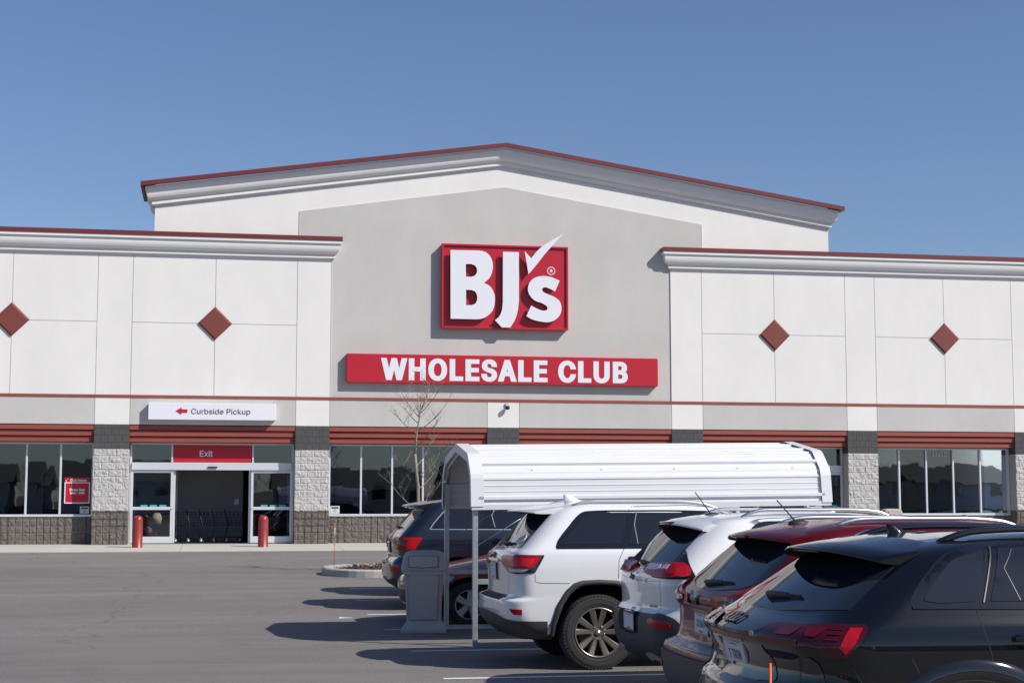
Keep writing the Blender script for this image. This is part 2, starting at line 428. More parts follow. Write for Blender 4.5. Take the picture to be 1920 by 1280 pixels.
# houses across the road, seen only in the glass
M_siding = [mat('siding_cream', (.60,.585,.55), .8), mat('siding_grey', (.48,.50,.53), .8), mat('siding_tan', (.60,.52,.42), .8)]
M_shingle = mat('roof_shingle', (.09,.085,.08), .95)
rnd = random.Random(5)
for k in range(13):
    x = -74 + k*17 + rnd.uniform(-3, 3); b = Vector((x, -58-rnd.uniform(0, 8), 1.2))
    h = thing('house', 'two storey pitched roof house mirrored in the store windows', 'house', b, 0, 'houses across the road behind the photographer')
    W_, D_, H_ = rnd.uniform(5.5, 7), 4.5, rnd.uniform(1.6, 2.6)
    q = MB(); q.box(-W_, W_, -D_, D_, -1, H_); q.build('wall', M_siding[k % 3], h)
    q = MB(); q.prism([(-D_-.5, H_+.002), (D_+.5, H_+.002), (0, H_+2.0)], 'X', -W_-.4, W_+.4); q.build('roof', M_shingle, h)
    for j in range(4):
        q = MB(); q.box(-W_*.7+j*W_*.45, -W_*.7+j*W_*.45+1.1, D_+.002, D_+.04, H_*.45, H_*.45+1.4); q.build('window', M_pane, h)
# ------------------------------------------------------------------ the store
BASE = Vector((8.7, WY, .47))
store = thing('store_building', 'long white and grey warehouse store with maroon coping and a low gabled front', 'store', BASE)
def wb(mb, name, mats, parent=store, base=BASE, **k):
    for i, p in enumerate(mb.v): mb.v[i] = (p[0]-base.x, p[1]-base.y, p[2]-base.z)
    return mb.build(name, mats, parent, **k)
Y = WY; YG = WY+.03; YW = WY+.45
PIL = [(-9.18,-8.17),(-3.38,-2.38),(2.43,3.44),(8.22,9.21),(14.04,15.05),(19.82,20.83),(25.56,26.57),(31.4,32.4)]
ZS, ZST, ZSB, ZW = 3.955, 4.82, 4.73, 9.25       # soffit, stripe top and bottom, top of stucco
PX, PZ, SL = 8.73, 12.70, .1525                    # gable peak and slope
def roofz(x): return PZ - SL*abs(x-PX)

# wings: stucco panels with open score joints in front of a recessed backing
def wing(x0, x1, bays):
    mb = MB(); J = .008
    mb.box(x0, x1, Y+.012, Y+.3, ZST, ZW, 1)
    xs = sorted({x0, x1} | {p for b in bays for p in b} | {p for p in (q for pr in PIL for q in pr) if x0 < p < x1})
    for a, b in zip(xs, xs[1:]):
        mid = (a+b)/2; l, r = a+(J if a > x0 else 0), b-(J if b < x1 else 0)
        if any(p[0]-.01 < mid < p[1]+.01 for p in PIL): mb.box(l, r, Y, Y+.01, ZST, ZW)
        else:
            mb.box(l, r, Y, Y+.01, 6.96+J, ZW); mb.box(l, r, Y, Y+.01, ZST, 6.96-J)
    return mb
for x0, x1, cs in ((-14., 3.445, [-5.78, .02]), (14.04, 34., [17.44, 23.2, 28.95])):
    wb(wing(x0, x1, [(c,) for c in cs]), 'wall', [M_white, M_groove])
# gabled middle: white field, grey field standing in it behind a fine joint
gw = MB()
gw.prism([(-1.8, 8.6), (19.32, 8.6), (19.32, roofz(19.32)-.1), (PX, PZ-.1), (-1.8, roofz(-1.8)-.1)], 'Y', YG+.012, YG+1.2)
wb(gw, 'wall', M_white)
def gline(x): return 11.375-.1525*abs(x-8.75)
gf = MB(); GX0, GX1 = 2.47, 15.09
gf.prism([(GX0, ZST), (GX1, ZST), (GX1, gline(GX1)), (8.75, 11.375), (GX0, gline(GX0))], 'Y', YG, YG+.010)
wb(gf, 'grey_panel', M_gray)
gj = MB()
for p, q in (((GX0, 8.6), (GX0, gline(GX0))), ((GX1, 8.6), (GX1, gline(GX1))), ((GX0, gline(GX0)), (8.75, 11.375)), ((8.75, 11.375), (GX1, gline(GX1)))):
    gj.bar((p[0], YG+.004, p[1]+.012), (q[0], YG+.004, q[1]+.012), .012, .022)
wb(gj, 'reveal_joint', mat('joint_bead', (.70,.70,.69), .9))
# red band, and the grey / white course under it
st = MB(); st.box(-14, 34, Y-.012, Y+.3, ZSB, ZST); wb(st, 'red_band', M_red)
lo = MB(); xs = [-14] + [q for p in PIL for q in p] + [34]
for k, (a, b) in enumerate(zip(xs, xs[1:])):
    lo.box(a+.008, b-.008, Y, Y+.3, ZS, ZSB, 1 if k % 2 == 0 else 0)
lo.box(-14, 34, Y+.014, Y+.31, ZS+.003, ZSB-.003, 2)
wb(lo, 'frieze', [M_white, M_gray, M_groove])
sf = MB(); sf.box(-14, 34, Y+.302, YW+.2, ZS, ZS+.12); wb(sf, 'soffit', M_gray)

# red diamonds
for cx, cz in ((-5.78, 6.97), (.02, 6.965), (17.44, 6.95), (23.2, 6.95), (28.95, 6.95)):
    d = MB(); r, r2 = .50, .43
    sq = lambda q, y: [(cx-q, y, cz), (cx, y, cz-q), (cx+q, y, cz), (cx, y, cz+q)]
    d.loops([sq(r, Y+.008), sq(r, Y-.035), sq(r2, Y-.065)], 0, True, True, False)
    wb(d, 'accent_diamond', M_diamond)

# cornices: foam moulding under a metal coping, mitred round the ends
CP = [(0,-.665),(.03,-.665),(.035,-.63),(.085,-.63),(.085,-.535),(.07,-.530),(.105,-.522),(.15,-.492),(.188,-.448),(.215,-.39),(.230,-.33),(.234,-.28),(.234,-.215),(.285,-.211),(.285,-.131),(.2,-.125)]
CC = [(.22,-.128),(.305,-.130),(.305,-.004),(.295,0),(.0,.0)]
def sweep(prof, path, y_in):
    """path: list of (x, y, z, (mx, my)) with mitre directions"""
    return [[(x+d*mx, y+d*my, z+h) for d, h in prof] for x, y, z, (mx, my) in path]
def cornice(path, nm):
    c = MB(); CC = [(d+(.11 if nm == 'g' and d > .1 else 0), h) for d, h in globals()['CC']]
    c.loops(sweep(CP, path, 0), 0, False, True, False)
    wb(c, 'cornice', M_trim)
    k = MB(); k.loops(sweep(CC, path, 0), 0, False, True, False); wb(k, 'coping', M_coping)
ZC = 9.635
cornice([(-14, Y, ZC, (0,-1)), (3.445, Y, ZC, (1,-1)), (3.445, YG+.02, ZC, (1,0))], 'l')
cornice([(14.04, YG+.02, ZC-.01, (-1,0)), (14.04, Y, ZC-.01, (-1,-1)), (34, Y, ZC-.01, (0,-1))], 'r')
cornice([(-1.8, YG+2.2, roofz(-1.8), (-1,0)), (-1.8, YG, roofz(-1.8), (-1,-1)), (PX, YG, PZ, (0,-1)), (19.32, YG, roofz(19.32), (1,-1)), (19.32, YG+2.2, roofz(19.32), (1,0))], 'g')
rf = MB(); rf.box(-14, 34, Y+.31, Y+22, 9.0, 9.2); rf.prism([(-1.7, 9.3), (19.2, 9.3), (19.2, roofz(19.2)-.12), (PX, PZ-.12), (-1.7, roofz(-1.7)-.12)], 'Y', YG+1.21, YG+12)
rf.box(-14, 34, Y+21.7, Y+22, .4, 8.99)
wb(rf, 'roof', M_gray)

# ---- masonry: real split faces
def split_wall(mb, x0, x1, z0, z1, y, bw, bh, amp, m_face, m_joint, step=.028, off=0.0, run=False, seed=0):
    """a chipped masonry face in the plane y looking towards -Y"""
    nx = max(2, int((x1-x0)/step)); nz = max(2, int((z1-z0)/step)); vs = []
    jw = .010
    for j in range(nz+1):
        z = z0+(z1-z0)*j/nz
        for i in range(nx+1):
            x = x0+(x1-x0)*i/nx
            row = math.floor((z-z0)/bh); sh = off+(bw/2 if run and row % 2 else 0)
            u = (x-x0+sh) % bw; v = (z-z0) % bh
            e = min(u, bw-u, v, bh-v)
            col = math.floor((x-x0+sh)/bw)
            hsh = noise.noise(Vector((col*3.7+seed, row*5.3, 2.2)))
            d = amp*(.75*noise.noise(Vector((x*5.5+hsh*9, z*5.5, seed))) + .8*noise.noise(Vector((x*15, z*15, seed+4))) + .45*abs(noise.noise(Vector((x*9+hsh*5, z*12, seed+8)))) )+amp*.35*hsh
            if e < .013: d = -amp*.55 + amp*.2*noise.noise(Vector((x*20, z*20, 1)))
            if i in (0, nx): d = min(d, 0)
            vs.append((x, y-d, z))
    fs = []; ms = []
    o = len(mb.v); mb.v += vs
    for j in range(nz):
        for i in range(nx):
            x = x0+(x1-x0)*(i+.5)/nx; z = z0+(z1-z0)*(j+.5)/nz
            row = math.floor((z-z0)/bh); sh = off+(bw/2 if run and row % 2 else 0)
            u = (x-x0+sh) % bw; v = (z-z0) % bh; e = min(u, bw-u, v, bh-v)
            a = o+j*(nx+1)+i
            mb.f.append([a, a+1, a+nx+2, a+nx+1]); mb.m.append(m_joint if e < (.0085 if not run else .0055) else m_face); mb.s.append(False)
ZB = .40                                   # masonry starts just below the walk
for k, (a, b) in enumerate(PIL):
    # charcoal cap, pale shaft, brown foot
    core = MB(); core.box(a+.03, b-.03, Y+.03, YW+.1, ZB, ZS-.002)
    # flanks of the pilaster in matching courses
    shaft = wb(core, 'pilaster', M_lightblock)
    vis = -4 < a < 27
    if vis:
        s1 = MB(); split_wall(s1, a, b, 1.435, 3.235, Y-.005, .40, .2, .020, 0, 1, .025, .1+.07*(k % 3), True, k*3.1)
        s1.box(a, a+.029, Y+.02, YW+.1, 1.435, 3.235); s1.box(b-.029, b, Y+.02, YW+.1, 1.435, 3.235)
        wb(s1, 'split_face_course', [M_lightblock, M_mortar2], shaft)
        s2 = MB(); split_wall(s2, a-.005, b+.005, ZB, 1.434, Y-.01, .2, .2, .020, 0, 1, .025, .1, False, k*1.7+9)
        s2.box(a-.005, a+.029, Y+.02, YW+.1, ZB, 1.434); s2.box(b-.029, b+.005, Y+.02, YW+.1, ZB, 1.434)
        wb(s2, 'foot_course', [M_baseblock, M_mortar], shaft)
        s3 = MB()
        rows = [(3.237, 3.437), (3.437, 3.637), (3.637, 3.837), (3.837, ZS-.003)]
        for r, (z0, z1) in enumerate(rows):
            cuts = [a] + [a+q for q in ((.2,.4,.6,.8) if r % 2 else (.2,.4,.6,.8))] + [b]
            if r % 2 == 0: cuts = [a, a+.3, a+.5, a+.7, b]
            for c0, c1 in zip(cuts, cuts[1:]): s3.box(c0+.003, c1-.003, Y-.002+.004*((r*3+int(c0*10)) % 3)/3, YW+.1, z0+.003, z1-.003)
        s3.box(a+.02, b-.02, Y+.012, YW+.09, 3.237, ZS-.003, 1)
        wb(s3, 'cap_course', [M_darkblock, mat('grey_mortar', (.13,.13,.13), .95)], shaft)

# ---- bays between the pilasters
def rect_frame(mb, x0, x1, z0, z1, y0, y1, t, m=0, bt=None):
    bt = t if bt is None else bt
    mb.box(x0, x0+t, y0, y1, z0, z1, m); mb.box(x1-t, x1, y0, y1, z0, z1, m)
    mb.box(x0+t, x1-t, y0, y1, z1-t, z1, m); mb.box(x0+t, x1-t, y0, y1, z0, z0+bt, m)
def louvre(x0, x1):
    lv = MB()
    for z0, z1, d in ((3.80, 3.925, .015), (3.625, 3.775, .065), (3.45, 3.60, .115)):
        lv.prism([(Y+d, z0), (Y+d, z1), (Y+d+.045, z1+.012), (YW-.02, z1+.012), (YW-.02, z0+.006), (Y+d+.03, z0+.006)], 'X', x0, x1)
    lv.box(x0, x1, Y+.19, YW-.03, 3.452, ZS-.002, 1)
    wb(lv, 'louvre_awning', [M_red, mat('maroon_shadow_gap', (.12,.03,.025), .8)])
def bay_window(x0, x1, mull, k):
    g = MB(); split_wall(g, x0, x1, ZB, 1.262, YW-.01, .2, .2, .020, 0, 1, .028, .05*k, False, 20+k*2.3)
    g.box(x0, x1, YW+.03, YW+.2, ZB, 1.255, 0); wb(g, 'block_base', [M_baseblock, M_mortar])
    f = MB(); z0, z1 = 1.275, 3.44; ya, yb = YW-.03, YW+.10
    rect_frame(f, x0+.012, x1-.012, z0, z1, ya, yb, .055, 0, .07)
    for m in mull: f.box(m-.028, m+.028, ya+.001, yb-.001, z0+.07, z1-.055)
    win = wb(f, 'window', M_alu, bevel=.004, seg=1)
    edges = [x0+.067] + [m for m in mull] + [x1-.067]
    gl = MB()
    for j, (a, b) in enumerate(zip(edges, edges[1:])):
        aa, bb = a+(.028 if j else 0), b-(.028 if j < len(edges)-2 else 0)
        t = .004*math.sin(j*2.7+k)                                   # panes never sit perfectly true
        gl.add([(aa, YW+.03+t, z0+.07), (bb, YW+.03-t, z0+.07), (bb, YW+.03-t*.6, z1-.055), (aa, YW+.03+t*.6, z1-.055)], [(0,1,2,3)])
    wb(gl, 'glazing', M_pane, win)
def door_bay(x0, x1, sign):
    cx = (x0+x1)/2
    f = MB(); ya, yb = YW-.03, YW+.12; zt = 3.44; zh0, zh1 = 2.64, 2.86
    f.box(x0+.01, x0+.075, ya, yb, .47, zt); f.box(x1-.075, x1-.01, ya, yb, .47, zt)
    f.box(x0+.075, x1-.075, ya, yb, zt-.05, zt)
    f.box(x0+.075, x1-.075, ya-.06, yb, zh0, zh1)                    # operator header
    for m in (cx-1.18, cx+1.18): f.box(m-.025, m+.025, ya+.002, yb-.002, zh1, zt-.05)
    fr = wb(f, 'entrance_frame', M_alu, bevel=.004, seg=1)
    for a, b in ((x0+.075, cx-1.205), (cx+1.205, x1-.075)):
        tg = MB(); tg.add([(a, YW+.03, zh1), (b, YW+.03, zh1), (b, YW+.03, zt-.05), (a, YW+.03, zt-.05)], [(0,1,2,3)]); wb(tg, 'transom_glass', M_pane, fr)
    sg = MB(); sg.box(cx-1.155, cx+1.155, YW+.0, YW+.06, zh1+.002, zt-.052)
    sp = wb(sg, 'sign_panel', M_signred, fr)
    if sign:
        t = MB(); text_mesh(t, 'Exit', .33, lambda u, v, w_: (cx-.20+u, YW-.001-w_, 3.13+v), .004, .005)
        wb(t, 'lettering', M_signwhite, sp)
    sn = MB(); sn.box(cx-.14, cx+.14, ya-.10, ya-.061, 2.70, 2.745); wb(sn, 'motion_sensor', M_black, fr, bevel=.01)
    for s in (-1, 1):
        a, b = sorted((cx+s*1.13, cx+s*2.36)); d = MB()
        rect_frame(d, a, b, .50, 2.635, ya-.012, ya+.04, .075, 0, .19)
        d.box(a+.075, b-.075, ya-.010, ya+.038, 1.47, 1.56)
        e0, e1 = sorted((cx+s*1.07, cx+s*1.128)); d.box(e0, e1, ya+.045, ya+.09, .50, 2.635)     # edge of the leaf slid behind
        dr = wb(d, 'sliding_door', M_alu, bevel=.005, seg=1)
        gl = MB()
        for z0, z1 in ((.69, 1.47), (1.56, 2.56)): gl.add([(a+.075, YW-.015, z0), (b-.075, YW-.015, z0), (b-.075, YW-.015, z1), (a+.075, YW-.015, z1)], [(0,1,2,3)])
        wb(gl, 'glass', M_pane, dr)
        ds = MB()
        for q in range(3): ds.box(a+.30+q*.27, a+.50+q*.27, YW-.020, YW-.017, 1.565, 1.615)
        wb(ds, 'safety_decal', mat('teal_decal', (.10,.42,.43), .5), dr)
        lk = MB(); lk.lathe([(.018,0),(.018,.02),(.0,.021)], (cx+s*1.165, ya-.034, 1.5), 'Y', 10); wb(lk, 'lock', M_aludark, dr)
        il = MB(); q0, q1 = (a+.09, a+.15) if s < 0 else (b-.15, b-.09); il.box(q0, q1, YW+.20, YW+.26, .50, 2.5); wb(il, 'inner_rail', M_alu, dr)
bays = [(PIL[i][1], PIL[i+1][0]) for i in range(len(PIL)-1)]
mulls = {0: [-7.22,-6.26,-5.29,-4.33], 2: [4.43,5.37,6.31,7.25], 3: [10.16,11.11,12.06,13.05], 5: [21.73,22.66,23.59,24.53], 6: [27.5,28.5,29.5,30.4]}
for k, (a, b) in enumerate(bays):
    louvre(a, b)
    if k in mulls: bay_window(a, b, mulls[k], k)
    else: door_bay(a, b, k == 1)
# interior seen through glass and the open door
it = MB()
it.add([(-14, YW+.2, .485), (34, YW+.2, .485), (34, Y+21, .485), (-14, Y+21, .485)], [(0,1,2,3)], 0)
it.box(-14, 34, YW+.21, Y+21, 4.25, 4.3, 2)
it.box(-14, 34, Y+9, Y+9.2, .49, 4.25, 2)
it.box(-3.0, .98, Y+3.2, Y+3.3, .49, 4.25, 1); it.box(-3.0, -2.9, YW+.25, Y+3.2, .49, 4.25, 1)
it.box(-1.12, -1.0, Y+1.9, Y+3.2, .49, 4.25, 1); it.box(3.2, 3.3, YW+.25, Y+9, .49, 4.25, 2)
it.box(14.4, 14.5, YW+.25, Y+9, .49, 4.25, 2); it.box(20.3, 20.4, YW+.25, Y+9, .49, 4.25, 2)
for x, y, h, c in ((4.6,53,2.1,2),(6.5,53.4,2.4,1),(5.6,51,1.1,2),(11,53,2.2,2),(-6.4,52,1.2,2),(-4.6,53,2.0,1),(22.2,53,1.9,1),(24.2,53.5,2.2,2)):
    it.box(x-.6, x+.6, y, y+.6, .49, .49+h, c)
it.box(.72, .86, Y+3.16, Y+3.198, 1.62, 1.80, 3)
wb(it, 'interior', [M_floor, M_inwall, M_indark, M_alu])
# small dome camera on its bracket
sc_ = MB(); sc_.box(8.78, 8.90, Y-.05, Y+.001, 4.60, 4.70); sc_.lathe([(.0,-.07),(.05,-.06),(.07,-.02),(.075,.03),(.04,.05)], (8.82, Y-.12, 4.56), 'Z', 14, 1)
tag(wb(sc_, 'security_camera', [M_alu, M_black]))
# street number on the glass
nb = MB(); text_mesh(nb, '13210', .235, lambda u, v, w_: (23.13+u, YW+.008-w_, 3.235+v), .002, .004)
wb(nb, 'address_number', mat('frosted_vinyl', (.62,.66,.68), .6))

# ------------------------------------------------------------------ things on the wall
def on_face(x0, x1, z0, z1, yf): return lambda u, v, w_: (x0+(x1-x0)*u, yf-w_, z1-(z1-z0)*v)
# square logo sign
YF = YG-.20
lb = Vector(((6.77+10.70)/2, YF, 6.96))
logo = thing('logo_sign', 'square red box sign with raised white BJ\'s lettering and tick, high on the gable', 'sign', lb)
q = MB(); X0, X1, Z0, Z1 = 6.78, 10.70, 6.96, 9.53
q.box(X0, X1, YF+.02, YG+.001, Z0, Z1)
wb(q, 'cabinet', M_signred, logo, lb)
q = MB()
rect_frame(q, X0-.012, X1+.012, Z0-.012, Z1+.012, YF-.03, YF+.03, .062)
wb(q, 'rim', M_signred, logo, lb, bevel=.008)
TL, TR, BR, BL = (150,198), (1412,237), (1410,1057), (140,1037)
def zuv(p):
    """zoomed tracing -> (0..1, 0..1) across the cabinet"""
    x, y = p[0], p[1]; u, v = .5, .5
    for _ in range(12):
        l = (TL[0]+(BL[0]-TL[0])*v, 0); r = (TR[0]+(BR[0]-TR[0])*v, 0); u = (x-l[0])/(r[0]-l[0])
        t = TL[1]+(TR[1]-TL[1])*u; b_ = BL[1]+(BR[1]-BL[1])*u; v = (y-t)/(b_-t)
    return (X0+(X1-X0)*u-.022, Z1-(Z1-Z0)*v+.008) + tuple(p[2:])
glyph = {
 'B': [[(234,270,1),(520,275,1),(585,292),(635,345),(655,430),(640,510),(610,560),(565,598,1),(625,632),(663,695),(673,770),(655,860),(605,920),(545,952),(490,960,1),(230,955,1)],
       [(385,410,1),(440,410,1),(480,430),(497,475),(480,520),(440,538,1),(385,538,1)], [(385,668,1),(440,668,1),(480,690),(497,745),(480,800),(440,820,1),(385,820,1)]],
 'J': [[(757,288,1),(917,292,1),(914,780,1),(900,880),(872,965),(825,1040,1),(740,1040,1),(672,968,1),(715,930),(742,870),(752,790,1)]],
 'tick': [[(975,282,1),(1040,352,1),(1110,272),(1200,203),(1368,110,1),(1270,212),(1180,310),(1100,410),(1012,512,1)]],
 's': [[(1327,575,1),(1281,682,1),(1225,655),(1175,641),(1149,660),(1165,690),(1215,712),(1275,738),(1325,778),(1343,832),(1335,900),(1290,955),(1220,985),(1130,980),(1050,960),(988,928,1),(1038,822,1),(1095,852),(1155,872),(1198,862),(1197,832),(1150,800),(1080,775),(1030,730),(1006,670),(1020,600),(1070,550),(1150,530),(1240,540)]]}
for nm, rings in glyph.items():
    mbg = MB()
    rr = [smooth_poly([zuv(p) for p in r], 7) for r in rings]
    solid_outline(mbg, rr, lambda u, v, w_: (u, YF-.085-.05*w_, v), 0, 1)
    wb(mbg, 'tick_mark' if nm == 'tick' else 'letter', [M_signwhite, mat('letter_return', (.30,.28,.28), .5)], logo, lb)
rg = MB(); rc = zuv((1252,472))
ring = [(rc[0]+.128*math.cos(a*math.pi/18), rc[1]+.128*math.sin(a*math.pi/18)) for a in range(36)]
ring2 = [(rc[0]+.105*math.cos(a*math.pi/18), rc[1]+.105*math.sin(a*math.pi/18)) for a in range(36)]
solid_outline(rg, [ring, ring2], lambda u, v, w_: (u, YF+.019-.006*w_, v))
text_mesh(rg, 'R', .17, lambda u, v, w_: (rc[0]+u, YF+.019-w_, rc[1]+v), .006, .008)
wb(rg, 'registered_mark', M_signwhite, logo, lb)

# long sign
wl = Vector((8.73, YF, 5.26))
long_sign = thing('wall_sign', 'long narrow red sign reading WHOLESALE CLUB in white capitals, under the square logo', 'sign', wl)
q = MB(); q.box(3.92, 13.56, YF, YG+.001, 5.265, 6.13); wb(q, 'cabinet', M_signred, long_sign, wl, bevel=.01)
q = MB(); text_mesh(q, 'WHOLESALE CLUB', .93, lambda u, v, w_: (8.765+u, YF-.002-w_, 5.672+v), .006, .029, .62, space=1.15)
xs_ = [p[0] for p in q.v]; zs_ = [p[2] for p in q.v]                 # fit the lettering to its measured field
ax, bx, az, bz = min(xs_), max(xs_), min(zs_), max(zs_)
q.v = [(4.94+(p[0]-ax)/(bx-ax)*(12.59-4.94), p[1], 5.335+(p[2]-az)/(bz-az)*(6.02-5.335)) for p in q.v]
wb(q, 'lettering', M_signwhite, long_sign, wl)

# pickup sign
cl = Vector((0, Y-.2, 4.10))
cs = thing('pickup_sign', 'white box sign with red arrow reading Curbside Pickup above the exit doors', 'sign', cl)
q = MB(); q.box(-1.85, 1.83, Y-.20, Y+.001, 4.095, 4.575); wb(q, 'cabinet', M_signwhite, cs, cl, bevel=.01)
q = MB(); text_mesh(q, 'Curbside Pickup', .30, lambda u, v, w_: (.24+u, Y-.202-w_, 4.345+v), .006, .0)
xs_ = [p[0] for p in q.v]; ax, bx = min(xs_), max(xs_)
q.v = [(-.62+(p[0]-ax)/(bx-ax)*1.71, p[1], p[2]) for p in q.v]
wb(q, 'lettering', mat('charcoal_vinyl', (.03,.03,.035), .5), cs, cl)
q = MB(); q.prism([(-1.07,4.35),(-.90,4.46),(-.90,4.40),(-.73,4.40),(-.73,4.30),(-.90,4.30),(-.90,4.24)], 'Y', Y-.208, Y-.202)
wb(q, 'arrow', M_signred, cs, cl)

# posters and notices behind the panes
hp = Vector((-3.85, YW+.045, 1.66))
po = thing('hours_poster', 'red poster of club hours in white type, inside the window left of the exit', 'poster', hp)
q = MB(); q.box(-4.21, -3.49, YW+.014, YW+.022, 1.655, 2.41); wb(q, 'sheet', M_signred, po, hp)
q = MB(); rect_frame(q, -4.21, -3.49, 1.66, 2.275, YW+.010, YW+.0135, .028); wb(q, 'border', M_signwhite, po, hp)
q = MB()
for s, z, h in (('Club Hours', 2.335, .125), ('Every Day', 2.06, .13), ('8AM - 9PM', 1.96, .105)):
    text_mesh(q, s, h, lambda u, v, w_: (-3.85+u+(.03 if s[0] == 'C' else 0), YW+.013-w_, z+v), .003, .004)
q.prism([(-4.19,2.335),(-4.165,2.32),(-4.12,2.39),(-4.165,2.295)], 'Y', YW+.010, YW+.013)
wb(q, 'lettering', M_signwhite, po, hp)
def notice(x, z, w_, h, label):
    b = Vector((x, YW+.02, z)); t = thing('window_notice', label, 'notice', b, group='paper notices on the store windows')
    q = MB(); q.box(x-w_/2, x+w_/2, YW+.017, YW+.023, z, z+h); wb(q, 'sheet', mat('notice_paper', (.55,.60,.59), .7), t, b)
    q = MB(); q.box(x-w_*.38, x+w_*.38, YW+.0145, YW+.0165, z+h*.66, z+h*.86); wb(q, 'heading', M_black, t, b)
    q = MB(); q.lathe([(.045,0),(.045,-.001),(.03,-.001),(.03,0)], (x, YW+.0165, z+h*.36), 'Y', 18, caps=False)
    q.bar((x-.03, YW+.0155, z+h*.36-.03), (x+.03, YW+.0155, z+h*.36+.03), .002, .008)
    wb(q, 'symbol', mat('notice_brown', (.30,.20,.13), .7), t, b)
notice(3.66, 1.355, .28, .23, 'pale notice with round symbol low in the window right of the exit')
notice(-3.63, 1.365, .26, .21, 'pale notice low on the glass under the red hours poster')

# bollards
def bollard(x, y, label):
    z = .39+(y-44.4)/(4.05)*.085
    b = thing('bollard', label, 'bollard', (x, y, z-.01), group='red bollards along the store front')
    q = MB(); q.lathe([(.147,0),(.147,.015),(.143,.02),(.143,.76),(.140,.80),(.128,.84),(.105,.872),(.075,.893),(.04,.903),(.0,.906)], (0,0,0), 'Z', 28)
    q.build('sleeve', M_bollard, b)
    return b
bollard(-2.01, 46.3, 'red domed bollard in front of the left exit door leaf')
bollard(1.47, 46.3, 'red domed bollard in front of the right exit door leaf')
bollard(22.72, 46.0, 'red bollard of which only the dome shows, over the black car\'s roof')

# shopping carts parked inside the exit
cart0 = None
def make_cart():
    t = thing('shopping_cart', 'dark wire shopping cart nested inside the open exit', 'shopping cart')
    c = MB(); C = M_black
    for s in (-.26, .26):
        c.tube([(-.46, s, .16), (.42, s*.75, .15)], .016, 6); c.tube([(-.46, s, .16), (-.38, s, .55), (-.50, s, .98)], .014, 6)
    c.tube([(-.46, -.26, .16), (-.46, .26, .16)], .016, 6); c.tube([(.42, -.2, .15), (.42, .2, .15)], .016, 6)
    for k in range(5): c.tube([(-.3+.15*k, -.23, .155), (-.3+.15*k, .23, .155)], .006, 5)
    c.build('frame', C, t)
    b = MB()
    def bx(x0, x1, z): return [(x0,-.25,z),(x1,-.19,z),(x1,.19,z),(x0,.25,z)]
    for z, x0, x1 in ((.52,-.36,.44),(.60,-.38,.46),(.68,-.40,.48),(.76,-.42,.50),(.84,-.44,.52),(.92,-.46,.54)):
        p = bx(x0, x1, z); b.tube(p+[p[0]], .005 if .52 < z < .92 else .009, 5)
    for k in range(9):
        u = k/8; xa, xb = -.36+.8*u, -.46+1.0*u; ya = .25-.06*u
        for s in (-1, 1): b.tube([(xa, s*ya, .52), (xb, s*ya, .92)], .004, 4)
        b.tube([(xa, -ya, .52), (xa, ya, .52)], .004, 4)
    b.build('basket', C, t)
    h = MB(); h.tube([(-.50,-.27,.98), (-.50,.27,.98)], .02, 8); h.build('handle', mat('dark_handle', (.06,.02,.02), .5), t)
    for x, y in ((-.42,-.25),(-.42,.25),(.36,-.18),(.36,.18)):
        wv = MB(); wv.lathe([(.0,-.016),(.062,-.016),(.065,0),(.062,.016),(.0,.016)], (x, y, .065), 'Y', 14)
        wo = wv.build('wheel', mat('caster_grey', (.05,.05,.05), .6), t)
        hv = MB(); hv.lathe([(.0,-.019),(.034,-.019),(.034,.019),(.0,.019)], (x, y, .065), 'Y', 12); hv.build('hub', M_alu, wo)
        fv = MB(); fv.box(x-.01, x+.01, y-.024, y+.024, .065, .15); fv.build('fork', M_aludark, wo)
    return t
words = ['leftmost of the dark carts nested inside the open exit', 'second dark cart from the left inside the open exit', 'dark cart in the middle of the row inside the open exit',
         'second dark cart from the right inside the open exit', 'rightmost of the dark carts nested inside the open exit']
for k in range(5):
    if cart0 is None: cart0 = t = make_cart()
    else: t = copy_tree(cart0)
    t.location = (-.62+.38*k, 49.6, .487); t.rotation_euler = (0,0,R(rnd.uniform(-2,2))); t['label'] = words[k]; t['group'] = 'shopping carts parked inside the exit'

for x0_, n_, lab in ((-5.75, 3, 'dark shopping cart handle showing above the sill of the window left of the exit'), (21.6, 7, 'dark shopping cart whose handle shows above the sill of the window numbered 13210')):
    for k in range(n_):
        t = copy_tree(cart0); t.location = (x0_+.52*k+rnd.uniform(-.06,.06), 49.25+rnd.uniform(0,.1), .487); t.rotation_euler = (0,0,R(90+rnd.uniform(-5,5)))
        t['label'] = lab; t['group'] = 'shopping carts behind the window %s' % ('left of the exit' if n_ == 3 else 'numbered 13210')
# display pieces behind the left door glass
tb = MB(); tb.loops([[(-.13,-.05,0),(.13,-.05,0),(.13,.05,0),(-.13,.05,0)], [(-.15,-.06,.2),(.15,-.06,.2),(.15,.06,.2),(-.15,.06,.2)], [(-.07,-.02,.33),(.09,-.02,.33),(.09,.02,.33),(-.07,.02,.33)]], 0, True, True, True)
t = tb.build('tote_bag', mat('floral_cloth', (.55,.48,.36), .9, var=.6, vscale=30)); t.location = (-1.58, 49.05, 1.05)
tag(t, 'small patterned cloth bag hanging behind the left exit door glass', 'bag')
tb = MB(); tb.box(-.2,.2,-.12,.12,0,.10); tb.lathe([(.11,.10),(.12,.16),(.09,.24),(.04,.27),(0,.28)], (-.05,0,0), 'Z', 10, 1)
t = tb.build('carton', [M_signred, M_sheet], bevel=.008); t.location = (-1.78, 49.05, .70)
tag(t, 'red carton with a white bundle on it behind the left exit door glass', 'carton')
